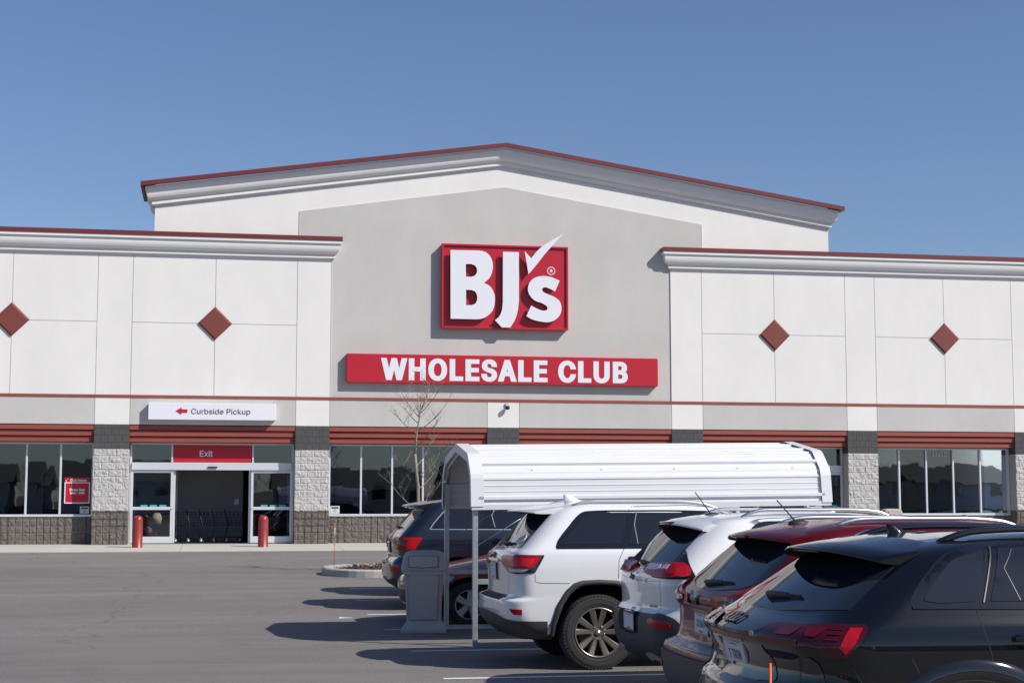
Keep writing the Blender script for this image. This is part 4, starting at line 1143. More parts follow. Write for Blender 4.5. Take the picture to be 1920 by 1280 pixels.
def wheel(car, x, side, r, wd, kind, z=None):
    """tyre with tread blocks, rim, hub and disc; side -1 is the right flank"""
    y = side*(car.W-.015-wd/2); z = r-.012 if z is None else z; s = side
    c = MB(); hw = wd/2
    prof = [(r*.62, -hw*.86), (r*.70, -hw*.97), (r*.80, -hw*1.0), (r*.90, -hw*.97), (r*.955, -hw*.90), (r*.985, -hw*.78), (r*.997, -hw*.5), (r, 0), (r*.997, hw*.5), (r*.985, hw*.78), (r*.955, hw*.9), (r*.90, hw*.97), (r*.80, hw), (r*.70, hw*.97), (r*.62, hw*.86)]
    c.lathe(prof, (0,0,0), 'Y', 56, 0, True, False)
    for q in (.74, .86): c.lathe([(r*q, s*hw*.985), (r*(q+.004), s*hw*1.012), (r*(q+.008), s*hw*.985)], (0,0,0), 'Y', 56, 0, True, False)
    if kind != 'plain':
        for k in range(64):                                        # shoulder tread blocks
            a = 2*math.pi*k/64; ca, sa = math.cos(a), math.sin(a)
            def pt(rr, yy, da): return (rr*math.cos(a+da), yy, rr*math.sin(a+da))
            for q in (-1, 1):
                y0, y1 = q*hw*.45, q*hw*.97
                c.add([pt(r*.985,y0,-.03), pt(r*.985,y0,.03), pt(r*1.006,y0,.028), pt(r*1.006,y0,-.028), pt(r*.93,y1,-.03), pt(r*.93,y1,.03), pt(r*.962,y1*1.0,.028), pt(r*.962,y1*1.0,-.028)],
                      [(0,1,2,3),(7,6,5,4),(3,2,6,7),(0,3,7,4),(1,5,6,2)], 0)
    t = thing('wheel_hub', None, None, (x, y, z)); bpy.data.objects.remove(t)
    ty = c.build('tyre', M_rubber)
    wh = bpy.data.objects.new('wheel', bpy.data.meshes.new('wheel'))
    # the wheel part is the rim; tyre, disc and cap hang under it
    rm = MB(); R0 = r*.645 if kind != 'plain' else r*.6
    o = s*hw*.80
    rm.lathe([(R0*1.0, s*hw*.90), (R0*1.0+.004, s*hw*.97), (R0*.965, s*hw*.96), (R0*.945, s*hw*.82), (R0*.93, s*hw*.3), (R0*.90, -s*hw*.6)], (0,0,0), 'Y', 48, 0, True, False)
    met = {'bronze': M_bronze, 'five': M_silver, 'plain': M_silver, 'dark': M_bronze}[kind]
    def spoke(a, w0, w1, r0, r1, d0, d1, th=.03):
        ca, sa = math.cos(a), math.sin(a)
        def p(rr, t_, yy): return (rr*ca-t_*sa, yy, rr*sa+t_*ca)
        A = []
        for f in (0, .25, .5, .75, 1):
            rr = r0+(r1-r0)*f; ww = w0+(w1-w0)*f; dd = d0+(d1-d0)*(f**1.4)
            A.append([p(rr,-ww,s*dd), p(rr,-ww*.62,s*(dd+.012)), p(rr,ww*.62,s*(dd+.012)), p(rr,ww,s*dd), p(rr,ww,s*(dd-th)), p(rr,-ww,s*(dd-th))])
        rm.loops(A, 0, True, True, False)
    if kind == 'bronze':
        for k in range(5):
            for e in (-1, 1): spoke(R(90+72*k)+e*.28, .021, .034, .055, R0*.955, hw*.60, hw*.84)
        rm.lathe([(.0,s*(hw*.66)), (.045,s*hw*.66), (.082,s*hw*.60), (.088,s*hw*.40), (.088,s*hw*.2)], (0,0,0), 'Y', 30, 0, True, False)
    elif kind == 'five':
        for k in range(5): spoke(R(90+72*k+10), .040, .052, .05, R0*.955, hw*.74, hw*.82)
        rm.lathe([(.0,s*hw*.80), (.04,s*hw*.80), (.075,s*hw*.72), (.08,s*hw*.4)], (0,0,0), 'Y', 30, 0, True, False)
    else:
        for k in range(7): spoke(R(360/7*k), .03, .026, .05, R0*.955, hw*.66, hw*.82)
        rm.lathe([(.0,s*hw*.72), (.05,s*hw*.72), (.08,s*hw*.5)], (0,0,0), 'Y', 24, 0, True, False)
    bpy.data.objects.remove(wh)
    rim = rm.build('wheel', met, car.root, (x, y, z))
    ty.name = 'tyre'; ty.parent = rim
    dk = MB(); dk.lathe([(.0,-s*.01), (R0*.80,-s*.01), (R0*.80,s*.012), (.0,s*.014)], (0,0,0), 'Y', 32); dk.build('brake_disc', M_disc, rim)
    bk = MB(); bk.lathe([(.0,-s*hw*.55), (R0*.9,-s*hw*.55)], (0,0,0), 'Y', 24, 0, False, False); bk.build('wheel_back', M_well, rim)
    if kind in ('bronze', 'five'):
        rr = .062 if kind == 'bronze' else .052
        for k in range(5):
            a = R(90+72*k+(36 if kind == 'bronze' else 46)); n = MB()
            n.lathe([(.0,s*(hw*.66+.016)), (.008,s*(hw*.66+.014)), (.0105,s*hw*.66), (.0105,s*hw*.45)], (rr*math.cos(a)*1.05,0,rr*math.sin(a)*1.05), 'Y', 8)
            n.build('lug_nut', M_chrome if kind == 'bronze' else M_disc, rim)
        cp = MB(); cp.lathe([(.0,s*(hw*.66+.022)), (.02,s*(hw*.66+.021)), (.029,s*(hw*.66+.012)), (.031,s*hw*.6)], (0,0,0), 'Y', 20); cp.build('centre_cap', M_bronze if kind == 'bronze' else M_silver, rim)
    return rim

def arch_trim(car, outer, inner, side, off, m):
    """cladding band round a wheel opening, on the flank"""
    mode = 'S' if side < 0 else 'L'
    O = outer; I = inner; n = len(O); mb = MB(); vs = []; L = []
    for p, q in zip(O, I):
        a, na = car.cast(mode, p[0], p[1], 0); b, nb = car.cast(mode, q[0], q[1], 0)
        if a is None or b is None: continue
        y = side*off
        L.append([(a.x, a.y-side*.004, a.z), (a.x+(b.x-a.x)*.08, a.y+y*.8, a.z+(b.z-a.z)*.08), (a.x+(b.x-a.x)*.5, (a.y+b.y)/2+y*1.05, (a.z+b.z)/2), (b.x, b.y+y*.9, b.z), (b.x, b.y-side*.05, b.z)])
    mb.loops(L, 0, False, False, True)
    return mb.build('arch_trim', m, car.body)

def arc(cx, cz, r, a0, a1, n=24, rx=None): return [(cx+(rx or r)*math.cos(R(a0+(a1-a0)*k/n)), cz+r*math.sin(R(a0+(a1-a0)*k/n))) for k in range(n+1)]

def plate(car, M, text, frame, parent, w_=.305, h_=.152, sub=True):
    q = MB(); q.loops([[(x, y, z) for x, y in rrect(-w_/2-.008, w_/2+.008, -h_/2-.010, h_/2+.010, .014, 3)] for z in (-.01, .006)], 0, True, True, False)
    q.xform(M); pl = q.build('plate_frame', frame, parent)
    q = MB(); q.loops([[(x, y, z) for x, y in rrect(-w_/2+.004, w_/2-.004, -h_/2+.006, h_/2-.010, .012, 3)] for z in (.005, .0085)], 0, True, True, False)
    q.xform(M); p2 = q.build('licence_plate', M_plate, pl)
    q = MB(); text_mesh(q, text, .098, lambda u, v, d: (u, v-.002, .0087+d), .001, .001, .72, space=1.05); q.xform(M); q.build('lettering', M_plateblue, pl)
    q = MB(); q.box(-.05, .05, -.066, -.054, .0086, .0092); q.box(-.06, .06, .052, .058, .0086, .0092, 1); q.xform(M); q.build('plate_print', [M_platered, M_plateblue], pl)
    q = MB()
    for sx in (-1, 1): q.lathe([(.006,.008),(.006,.012),(.0,.013)], (sx*.09, .058, 0), 'Z', 8)
    q.xform(M); q.build('plate_screw', M_chrome, pl)
    return pl

def spoiler(car, prof, half_w, m, bow=.10, drop=.03, narrow=.0, parent=None, n=22, under=None):
    """roof-edge spoiler: side profile (x,z) lofted across the car, bowed forward and dropped at the ends; under gives
    the index where the dark underside starts"""
    def ring(i, pr, d=0):
        u = -1+2*i/n; b = bow*u*u; dz = -drop*abs(u)**2.4; k = 1-narrow*abs(u)**3; cx = max(p[0] for p in prof)
        return [(cx-(cx-x)*k+b, half_w*u*(1-d*.01), z+dz-d*.003) for x, z in pr]
    mb = MB(); mb.loops([ring(i, prof) for i in range(n+1)], 0, True, True, True)
    o = mb.build('spoiler', m, parent or car.body)
    if under is not None:
        pr = prof[under:]; mu_ = MB(); mu_.loops([ring(i, pr, 1) for i in range(n+1)], 0, False, False, True)
        mu_.build('spoiler_underside', M_under, o)
    return o

def roof_rail(car, x0, x1, y, z_at, h, m, side, wd=.035, raised=True):
    """arched rail standing on the roof"""
    L = []; n = 26
    for i in range(n+1):
        t = i/n; x = x0+(x1-x0)*t
        hit, nn = car.cast('T', x, side*y)
        zz = hit.z if hit is not None else z_at
        e = min(1, t/.14, (1-t)/.14); lift = h*math.sin(e*math.pi/2)
        zt = zz+lift+.012; zb = zz+(lift-.022 if raised else -.02)
        zb = max(zb, zz-.01)
        L.append([(x, side*y-wd/2, zb), (x, side*y-wd/2*.8, zt-.008), (x, side*y, zt), (x, side*y+wd/2*.8, zt-.008), (x, side*y+wd/2, zb)])
    mb = MB(); mb.loops(L, 0, True, True, True)
    return mb.build('roof_rail', m, car.body)

def fin(car, x, y, m, h=.075, l=.17):
    hit, nn = car.cast('T', x, y); mb = MB(); L = []
    for t, ww in ((0,1),(.35,.8),(.7,.5),(.92,.25),(1,.06)):
        z = hit.z-.006+h*t; xa, xb = x-.02*t-l*.32*(1-t*.2), x+l*.68*(1-t*.92)-.02*t
        L.append([(xa,-.0,z),(xa+.02,y-.022*ww,z),((xa+xb)/2,y-.03*ww,z),(xb,y-.004,z),(xb,y+.004,z),((xa+xb)/2,y+.03*ww,z),(xa+.02,y+.022*ww,z)])
        L[-1][0] = (xa, y, z)
    mb.loops(L, 0, True, True, True); return mb.build('aerial_fin', m, car.body)

def whip(car, x, y, l=.36, lean=.8):
    hit, nn = car.cast('T', x, y); mb = MB()
    mb.lathe([(.0,-.01),(.05,-.008),(.045,.012),(.025,.026),(.0,.03)], (0,0,0), 'Z', 14); 
    for i, p in enumerate(mb.v): mb.v[i] = (p[0]*1.8+hit.x, p[1]*.9+hit.y, p[2]+hit.z)
    b = mb.build('aerial_base', M_black, car.body)
    q = MB(); d = Vector((-lean, 0, 1)).normalized(); p0 = Vector((hit.x-.03, hit.y, hit.z+.02))
    q.tube([p0, p0+d*l*.25, p0+d*l], .0065, 7, 0, .0045); q.build('aerial', M_black, b)

def wiper(car, u0, v0, u1, v1, mode='R', m=None, sc1=1.0):
    """park-position wiper: fat arm cover and blade along the glass"""
    a, na = car.cast(mode, u0, v0, .02); b, nb = car.cast(mode, u1, v1, .02); d = b-a; mb = MB()
    def sect(p, w_, h_): 
        n_ = na; t = d.normalized().cross(n_)
        return [p+t*w_+n_*-.015, p+t*w_*.7+n_*h_, p-t*w_*.7+n_*h_, p-t*w_+n_*-.015]
    mb.loops([sect(a-d*.02, .008, .006), sect(a+d*.03, .016*sc1, .022*sc1), sect(a+d*.30, .015*sc1, .018*sc1), sect(a+d*.62, .010, .012), sect(a+d*.66, .007, .008)], 0, True, True, True)
    o = mb.build('wiper_arm', M_black, car.body)
    q = MB(); q.loops([sect(a+d*.2, .006, .0), sect(a+d*.6, .009, .008), sect(b, .004, .002)], 0, True, True, False); q.build('wiper_blade', M_black, o)
    return o
def badge_text(car, s_, mode, u, v, size, m, depth=.006, bold=.006, name='badge', sx=1.0):
    M = car.place(mode, u, v); q = MB()
    text_mesh(q, s_, size, lambda a, b, d: (a, b, d), depth, bold, sx); q.xform(M); return q.build(name, m, car.body)
def mirror_(car, x, z, m, side):
    h, nn = car.cast('S' if side < 0 else 'L', x, z); y = h.y
    q = MB(); q.loops([[(x-.02*k, y+side*(.06+.0), z), (x+.12, y+side*.06, z), (x+.10, y+side*(.06), z+.14), (x-.02*k, y+side*.06, z+.15)] for k in (0,)] + [[(x, y+side*.26, z+.01), (x+.09, y+side*.24, z+.02), (x+.08, y+side*.24, z+.13), (x, y+side*.26, z+.15)]], 0, True, True, False)
    q.bar((x+.05, y-side*.01, z+.02), (x+.05, y+side*.08, z+.04), .05, .03)
    q.build('door_mirror', m, car.body, bevel=.018, seg=3)
def handle(car, x, z, m, side, l=.20):
    mode = 'S' if side < 0 else 'L'; M = car.place(mode, x, z); q = MB()
    q.loops([[(l*t, hh*math.cos(a), .012+dd+hh*.5*math.sin(a)) for a in [math.pi*k/4 for k in range(8)]] for t, hh, dd in ((-.5,.010,.0),(-.46,.018,.018),(-.25,.017,.026),(.2,.017,.026),(.42,.018,.018),(.5,.010,0))], 0, True, True, True)
    q.xform(M); return q.build('door_handle', m, car.body)
def FL(v): return {.016:.0130,.021:.0155,.034:.0330,.022:.0210,.018:.0172,.019:.0178,.014:.0130}.get(round(v,3), v)
# --- every car stands in its own stall
FR = lambda *r: [list(a) for a in r]
GC = Car('parked_suv', 'white SUV with bronze spoked wheel and black arch trim, beside the cart shelter', 'suv', (2.885, 16.92, 0), FR(
 (.30,.24,.84,4.55,.26),(.36,.13,.92,4.70,.26),(.46,.035,.960,4.80,.24),(.60,.0,.966,4.82,.22),(.685,.0,.966,4.82,.21),(.705,.03,.966,4.82,.21),(.73,.10,.965,4.82,.20),
 (.86,.105,.966,4.80,.18),(1.00,.10,.962,4.74,.18),(1.06,.10,.957,4.62,.17),(1.12,.115,.948,3.98,.17),(1.17,.14,.937,3.55,.17),(1.215,.20,.918,3.40,.17),(1.26,.245,.895,3.30,.17),(1.40,.38,.835,3.02,.18),(1.52,.50,.778,2.78,.18),(1.585,.565,.745,2.62,.19),
 (1.63,.64,.705,2.48,.2),(1.665,.76,.645,2.34,.22),(1.69,.92,.56,2.2,.25),(1.705,1.12,.46,2.05,.3),(1.715,1.35,.30,1.85,.25)), P_white, [], bands=[(0,.36,1)])
CH = Car('parked_suv', 'white SUV with tail lamps set in black, tall antenna and unpainted dark bumper', 'suv', (3.68, 14.0, -.01), FR(
 (.28,.24,.80,4.30,.24),(.36,.10,.885,4.45,.26),(.50,.02,.925,4.58,.26),(.68,.0,.930,4.62,.25),(.74,.03,.930,4.62,.24),(.79,.075,.928,4.60,.22),(.95,.07,.928,4.52,.21),(1.03,.075,.924,4.30,.20),(1.09,.10,.914,3.70,.20),
 (1.14,.15,.897,3.38,.20),(1.20,.21,.872,3.22,.2),(1.34,.36,.815,2.92,.2),(1.44,.47,.770,2.70,.2),(1.50,.54,.738,2.56,.2),(1.54,.62,.700,2.44,.2),(1.565,.74,.650,2.32,.24),(1.585,.90,.57,2.18,.25),(1.60,1.12,.45,2.02,.28),(1.608,1.35,.30,1.82,.25)),
 P_white, [], bands=[(0,.40,1)])
RG = Car('parked_suv', 'dark red SUV with silver bumper strip, between the white and the black car', 'suv', (3.325, 11.12, -.045), FR(
 (.26,.24,.80,4.40,.24),(.34,.10,.88,4.55,.26),(.46,.015,.915,4.66,.25),(.60,.0,.920,4.69,.24),(.665,.0,.920,4.69,.24),(.70,.02,.920,4.69,.22),(.725,.11,.920,4.69,.2),(.85,.14,.920,4.66,.2),(.97,.135,.918,4.56,.2),(1.04,.12,.914,4.40,.2),(1.09,.15,.906,3.95,.2),
 (1.13,.21,.893,3.50,.2),(1.18,.27,.872,3.34,.2),(1.30,.41,.825,3.06,.2),(1.42,.55,.772,2.80,.2),(1.49,.64,.735,2.62,.2),(1.53,.71,.70,2.50,.21),(1.565,.84,.64,2.36,.23),(1.59,1.0,.55,2.2,.25),(1.603,1.2,.43,2.05,.28),(1.61,1.4,.28,1.85,.25)),
 P_maroon, [], bands=[(0,.44,1)])
AU = Car('parked_suv', 'black metallic SUV with full-width tail light bar, nearest to the camera', 'suv', (2.70, 8.34, -.03), FR(
 (.24,.20,.82,4.55,.26),(.34,.09,.92,4.75,.28),(.46,.02,.955,4.86,.28),(.62,.0,.965,4.90,.28),(.76,.02,.966,4.90,.28),(.80,.07,.966,4.88,.26),(.90,.095,.966,4.82,.25),(.985,.06,.965,4.70,.25),(1.03,.05,.962,4.50,.25),(1.06,.085,.957,4.10,.25),(1.10,.15,.948,3.75,.25),
 (1.135,.22,.932,3.52,.25),(1.18,.29,.905,3.36,.24),(1.28,.44,.852,3.08,.24),(1.38,.60,.795,2.80,.23),(1.43,.68,.762,2.66,.23),(1.47,.76,.725,2.50,.24),(1.505,.90,.665,2.36,.25),(1.53,1.08,.58,2.2,.28),(1.55,1.32,.46,2.02,.3),(1.56,1.55,.30,1.85,.25)),
 P_black, [], bands=[(0,.34,1)], bow=.15)

def glasshouse(c, border, panes, m_border=None, w_off=.002):
    """dark surround with separate panes on both flanks"""
    for md in ('S', 'L'):
        b = c.panel('window_surround', border, md, m_border or M_gloss, off=w_off, g=.06)
        for p in panes: c.panel('side_window', p, md, M_tint, off=w_off+.004, parent=b, g=.06, n=4)
def front_end(c, zh, zb, zt, wb_, wt, lamp_z, m_grille=None):
    """windscreen, headlamps, grille of the nose"""
    c.panel('windscreen', [(-wb_, zb, 1), (wb_, zb, 1), (wt, zt, 1), (-wt, zt, 1)], 'F', M_tint, off=.003, g=.08)
    for s in (-1, 1): c.panel('headlight', [(s*c.W*.45, lamp_z-.06), (s*c.W*.86, lamp_z-.05), (s*c.W*.90, lamp_z+.05), (s*c.W*.5, lamp_z+.04)], 'F', M_lensw, off=.006, g=.06)
    c.panel('grille', [(-c.W*.38, lamp_z-.09), (c.W*.38, lamp_z-.09), (c.W*.40, lamp_z+.05), (-c.W*.40, lamp_z+.05)], 'F', m_grille or M_gloss, off=.005, g=.06)
    c.panel('lower_grille', [(-c.W*.6, .34), (c.W*.6, .34), (c.W*.5, .46), (-c.W*.5, .46)], 'F', M_clad, off=.005, g=.06)
def arches_cut(c, poly_of, xs):
    """open the wheel housings after the surface map has been taken"""
    o = c.body; cuts = []; pm = o.parent; o.parent = None
    for cx in xs:
        for sgn in (-1, 1):
            k = MB(); k.prism(poly_of(cx), 'Y', sgn*(c.W-.40), sgn*(c.W+.3), 3); co = k.build('cutter', c.slots)
            md = o.modifiers.new('cut', 'BOOLEAN'); md.operation = 'DIFFERENCE'; md.object = co; md.solver = 'EXACT'; cuts.append(co)
    dg = bpy.context.evaluated_depsgraph_get(); me = bpy.data.meshes.new_from_object(o.evaluated_get(dg)); me.name = 'body'
    old = o.data; o.modifiers.clear(); o.data = me; bpy.data.meshes.remove(old); o.parent = pm
    for q in cuts: m_ = q.data; bpy.data.objects.remove(q); bpy.data.meshes.remove(m_)

# ===== white SUV with bronze wheels
c = GC
def gc_arch(cx): return [(cx+a, b) for a, b in [(-.46,.15),(-.45,.45),(-.37,.66),(-.27,.79),(-.17,.845),(0,.858),(.20,.845),(.31,.78),(.40,.64),(.455,.45),(.46,.15)]]
arches_cut(c, gc_arch, (1.0, 3.915))
for cx in (1.0, 3.915):
    o_ = [(cx+a, b) for a, b in [(-.50,.34),(-.495,.46),(-.43,.66),(-.34,.80),(-.26,.87),(-.17,.898),(0,.906),(.20,.895),(.29,.86),(.38,.79),(.45,.66),(.50,.46),(.505,.34)]]
    i_ = [(cx+a, b) for a, b in [(-.455,.34),(-.445,.46),(-.37,.655),(-.295,.765),(-.22,.825),(-.14,.848),(0,.856),(.17,.846),(.26,.815),(.34,.745),(.405,.63),(.452,.46),(.458,.34)]]
    for s in (-1, 1): arch_trim(c, o_, i_, s, .026, M_clad)
for cx in (1.0, 3.915):
    for s in (-1, 1): wheel(c, cx, s, .385, .265, 'bronze')
glasshouse(c, [(.565,1.228,1),(.60,1.305),(.72,1.44),(.84,1.56),(.93,1.594),(1.40,1.603),(2.05,1.600),(2.45,1.570),(2.95,1.40),(3.18,1.226,1)],
  [[(.645,1.262,1),(.69,1.325),(.80,1.44),(.905,1.548),(.98,1.572),(1.355,1.578,1),(1.245,1.262,1)],
   [(1.335,1.258,1),(1.425,1.578,1),(2.02,1.576,1),(1.985,1.258,1)], [(2.09,1.576,1),(2.42,1.545),(2.88,1.39),(3.02,1.258,1),(2.06,1.258,1)]])
q = MB(); c.line(q, [(1.455,1.586),(1.415,1.45),(1.43,1.26)], 'S', .006, .0075); q.build('division_bar', mat('dull_trim', (.30,.30,.31), .4), c.body)
q = MB(); c.line(q, [(.575,1.222),(3.15,1.222)], 'S', .018, .006); q.build('waist_moulding', M_gloss, c.body)
c.panel('rear_window', [(-.70,1.222,1),(0,1.212),(.70,1.222,1),(.66,1.40),(.60,1.578,1),(-.60,1.578,1),(-.66,1.40)], 'R', M_tint, off=.004, g=.06)
lamp = [(.27,1.128,1),(.42,1.146),(1.262,1.152,1),(1.255,1.128),(1.165,.978,1),(.95,.962),(.66,.972,1),(.38,1.05)]
for md in ('W', 'V'):
    b = c.panel('tail_lamp', lamp, md, M_gloss, off=.010, g=.05)
    c.panel('red_lens', [(.31,1.122,1),(.45,1.136),(1.235,1.140,1),(1.15,1.028,1),(.50,1.026,1),(.38,1.07)], md, M_lensr, off=FL(.016), thick=.003, parent=b, g=.05)
    c.panel('bright_lens', [(.83,1.118,1),(1.10,1.118),(1.16,1.104),(1.10,1.04,1),(.84,1.04,1)], md, M_lensb, off=FL(.021), thick=.003, parent=b, g=.04)
    c.panel('reversing_lens', [(.60,1.012,1),(1.10,1.012,1),(1.03,.982,1),(.74,.980,1)], md, M_lensw, off=FL(.016), thick=.003, parent=b, g=.04)
    c.panel('reflector', [(.87,.615,1),(1.02,.610,1),(1.02,.555,1),(.92,.560,1)], md, M_lensr, off=.006, g=.04)
    c.panel('lower_valance', [(0,.560,1),(.45,.545),(.72,.520),(.90,.500),(1.29,.492,1),(1.29,.335,1),(.8,.335),(0,.335,1)], md, M_clad, off=.016, g=.06)
c.panel('bumper_pad', [(-.56,.695,1),(.56,.695,1),(.54,.742,1),(-.54,.742,1)], 'R', M_clad, off=.006, g=.03)
q = MB()
for k in range(4): c.line(q, [(-.5,.702+.011*k),(.5,.702+.011*k)], 'R', .004, .010)
q.build('pad_rib', M_under, c.body)
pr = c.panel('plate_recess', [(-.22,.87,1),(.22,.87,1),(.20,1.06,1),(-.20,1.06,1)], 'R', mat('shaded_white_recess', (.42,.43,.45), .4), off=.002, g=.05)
plate(c, c.place('R', .02, .965, .010), '', M_gloss, pr)
q = MB(); q.box(-.26,.26,-.015,.015,0,.028); q.xform(c.place('R', 0, 1.078, 0)); q.build('grab_moulding', P_white, c.body, bevel=.006)
badge_text(c, 'Jeep', 'R', .13, 1.135, .105, M_black, .008, .003, 'badge')
spoiler(c, [(.72,1.668),(.55,1.652),(.38,1.622),(.255,1.600),(.245,1.590),(.32,1.586),(.48,1.588),(.62,1.592),(.80,1.64)], .63, P_white, bow=.16, drop=.022, under=5)
wiper(c, .06, 1.238, -.40, 1.252)
q = c.panel('window_sticker', [(-.40,1.255),(-.55,1.262),(-.58,1.30),(-.50,1.345),(-.40,1.33),(-.36,1.285)], 'R', mat('sticker_white', (.6,.6,.58), .6), off=.009, g=.03)
q2 = MB()
for k in range(4): c.line(q2, [(-.41-.035*k,1.262+.004*k),(-.395-.035*k,1.30),(-.43-.035*k,1.325)], 'R', .007, .014)
q2.build('sticker_print', M_black, q)
c.gaps([('S', [(1.42,1.64),(1.375,1.60),(1.295,1.25),(1.215,1.10),(1.205,.915)]), ('S', [(2.06,1.22),(2.05,.45)]), ('S', [(1.44,1.64),(2.0,1.655),(2.5,1.62)]),
        ('S', [(.345,.962),(.345,.888),(.40,.874),(.70,.868)]), ('W', [(.66,1.215),(.70,.975)]), ('W', [(.655,.97),(.60,.80),(.57,.735)]), ('S', [(.34,.455),(.56,.45)])])
for s in (-1, 1):
    roof_rail(c, .80, 2.42, .615, 1.70, .028, M_aludark, s, .04, False); handle(c, 1.40, 1.115, M_chrome, s); handle(c, 2.35, 1.115, M_chrome, s); mirror_(c, 2.88, 1.20, P_white, s)
fin(c, .92, 0, P_white, .085, .22); front_end(c, 1.1, 1.20, 1.60, .78, .62, .88)
q = MB(); q.box(.12,.30,-.06,.06,.33,.41); q.build('tow_hitch', M_black, c.body, bevel=.006)

# ===== white SUV with dark bumper
c = CH
def rnd_arch(r, zc=.36): return lambda cx: [(cx-r, .1)] + arc(cx, zc, r, 180, 0, 20) + [(cx+r, .1)]
arches_cut(c, rnd_arch(.42), (.95, 3.66))
for cx in (.95, 3.66):
    for s in (-1, 1):
        arch_trim(c, arc(cx, .36, .48, 195, -15, 26), arc(cx, .36, .425, 195, -15, 26), s, .022, M_clad); wheel(c, cx, s, .36, .235, 'plain')
for md in ('W', 'V'):
    b = c.panel('tail_surround', [(0,1.100,1),(.10,1.112),(.30,1.095),(.42,1.052),(.60,1.045),(1.15,1.048,1),(1.105,1.14),(1.09,1.22),(1.12,1.30),(1.19,1.38,1),(1.10,1.485,1),(0,1.51,1)], md, M_gloss, off=.003, g=.05)
    l_ = c.panel('tail_lamp', [(.17,1.120),(.22,1.145),(.62,1.162),(.97,1.168),(1.06,1.158),(1.095,1.115),(1.07,1.072),(.98,1.062),(.42,1.060),(.26,1.075)], md, mat('clear_red_lens', (.46,.010,.020), .16, spec=.45, var=.25, vscale=45), off=.030, g=.05, parent=b, thick=.03)
    c.panel('reversing_lens', [(.24,1.138,1),(.53,1.142,1),(.56,1.105),(.26,1.095,1)], md, M_lensw, off=FL(.034), thick=.003, parent=l_, g=.04)
    c.panel('inner_lens', [(.60,1.142,1),(.82,1.146,1),(.80,1.108,1),(.60,1.106,1)], md, M_lensw, off=FL(.034), thick=.003, parent=l_, g=.04)
    c.panel('bright_lens', [(.86,1.150,1),(.94,1.150,1),(.94,1.078,1),(.86,1.078,1)], md, M_lensr, off=FL(.034), thick=.003, parent=l_, g=.04)
    bm_ = c.panel('bumper_cladding', [(0,.735,1),(.30,.732),(.62,.735),(.80,.742),(.93,.715),(1.02,.64),(1.10,.55),(1.32,.50,1),(1.32,.30,1),(.8,.30),(0,.30,1)], md, M_clad, off=.022, g=.05, thick=.03)
    c.panel('reflector', [(.585,.692),(.82,.690),(.90,.665),(.89,.635),(.66,.648)], md, M_lensr, off=.030, parent=bm_, g=.03)
    c.panel('skid_plate', [(.36,.405,1),(.46,.418),(.62,.408),(.90,.350,1),(.86,.325,1),(.55,.372),(.40,.352,1)], md, M_aludark, off=.032, parent=bm_, g=.04)
c.panel('rear_window', [(-.66,1.135,1),(0,1.122),(.66,1.135,1),(.63,1.30),(.585,1.478,1),(-.585,1.478,1),(-.63,1.30)], 'R', M_tint, off=.007, g=.06)
pr = c.panel('plate_recess', [(-.30,.565),(.30,.565),(.33,.65),(.31,.732,1),(-.31,.732,1),(-.33,.65)], 'R', M_under, off=.024, g=.05)
plate(c, c.place('R', -.12, .660, .030), '', M_gloss, pr)
spoiler(c, [(.80,1.590),(.62,1.572),(.45,1.545),(.345,1.512),(.335,1.497),(.40,1.488),(.50,1.488),(.62,1.494),(.82,1.55)], .66, P_white, bow=.15, drop=.05, under=4)
q = MB(); L_ = []
for k in range(9):
    y = -.19+.38*k/8; L_.append([(.333+.16*(y/.66)**2-.004, y, 1.520), (.33+.16*(y/.66)**2-.006, y, 1.498), (.36+.16*(y/.66)**2, y, 1.494), (.36+.16*(y/.66)**2, y, 1.524)])
q.loops(L_); q.build('brake_light', M_lensd, c.body)
wiper(c, .12, 1.150, -.42, 1.140)
badge_text(c, 'Jeep', 'R', .16, 1.035, .085, M_black, .008, .002, 'badge'); badge_text(c, 'LATITUDE', 'R', -.48, .805, .046, M_satin, .004, .001, 'badge', 1.15)
c.gaps([('W', [(.63,1.05),(.68,.92),(.66,.74)]), ('R', [(-.66,1.02),(0,1.005),(.66,1.02)]), ('S', [(1.72,1.18),(1.55,.95),(1.52,.5)])])
glasshouse(c, [(.74,1.20),(.70,1.28),(.80,1.45),(.92,1.535),(1.10,1.557),(1.9,1.572),(2.4,1.52),(2.9,1.27),(3.05,1.175,1),(.9,1.165,1)],
  [[(.80,1.215),(.78,1.28),(.86,1.43),(.97,1.515),(1.18,1.53,1),(1.10,1.205,1)], [(1.22,1.20,1),(1.28,1.53,1),(1.85,1.545,1),(1.83,1.20,1)], [(1.92,1.545,1),(2.35,1.50),(2.78,1.27),(2.85,1.20,1),(1.90,1.20,1)]], M_satin)
for s in (-1, 1):
    roof_rail(c, .86, 2.30, .585, 1.60, .052, M_satin, s, .035); handle(c, 1.9, 1.06, P_white, s); mirror_(c, 2.75, 1.15, P_white, s)
whip(c, .80, .0, .24, .75); front_end(c, 1.1, 1.16, 1.50, .74, .58, .86)

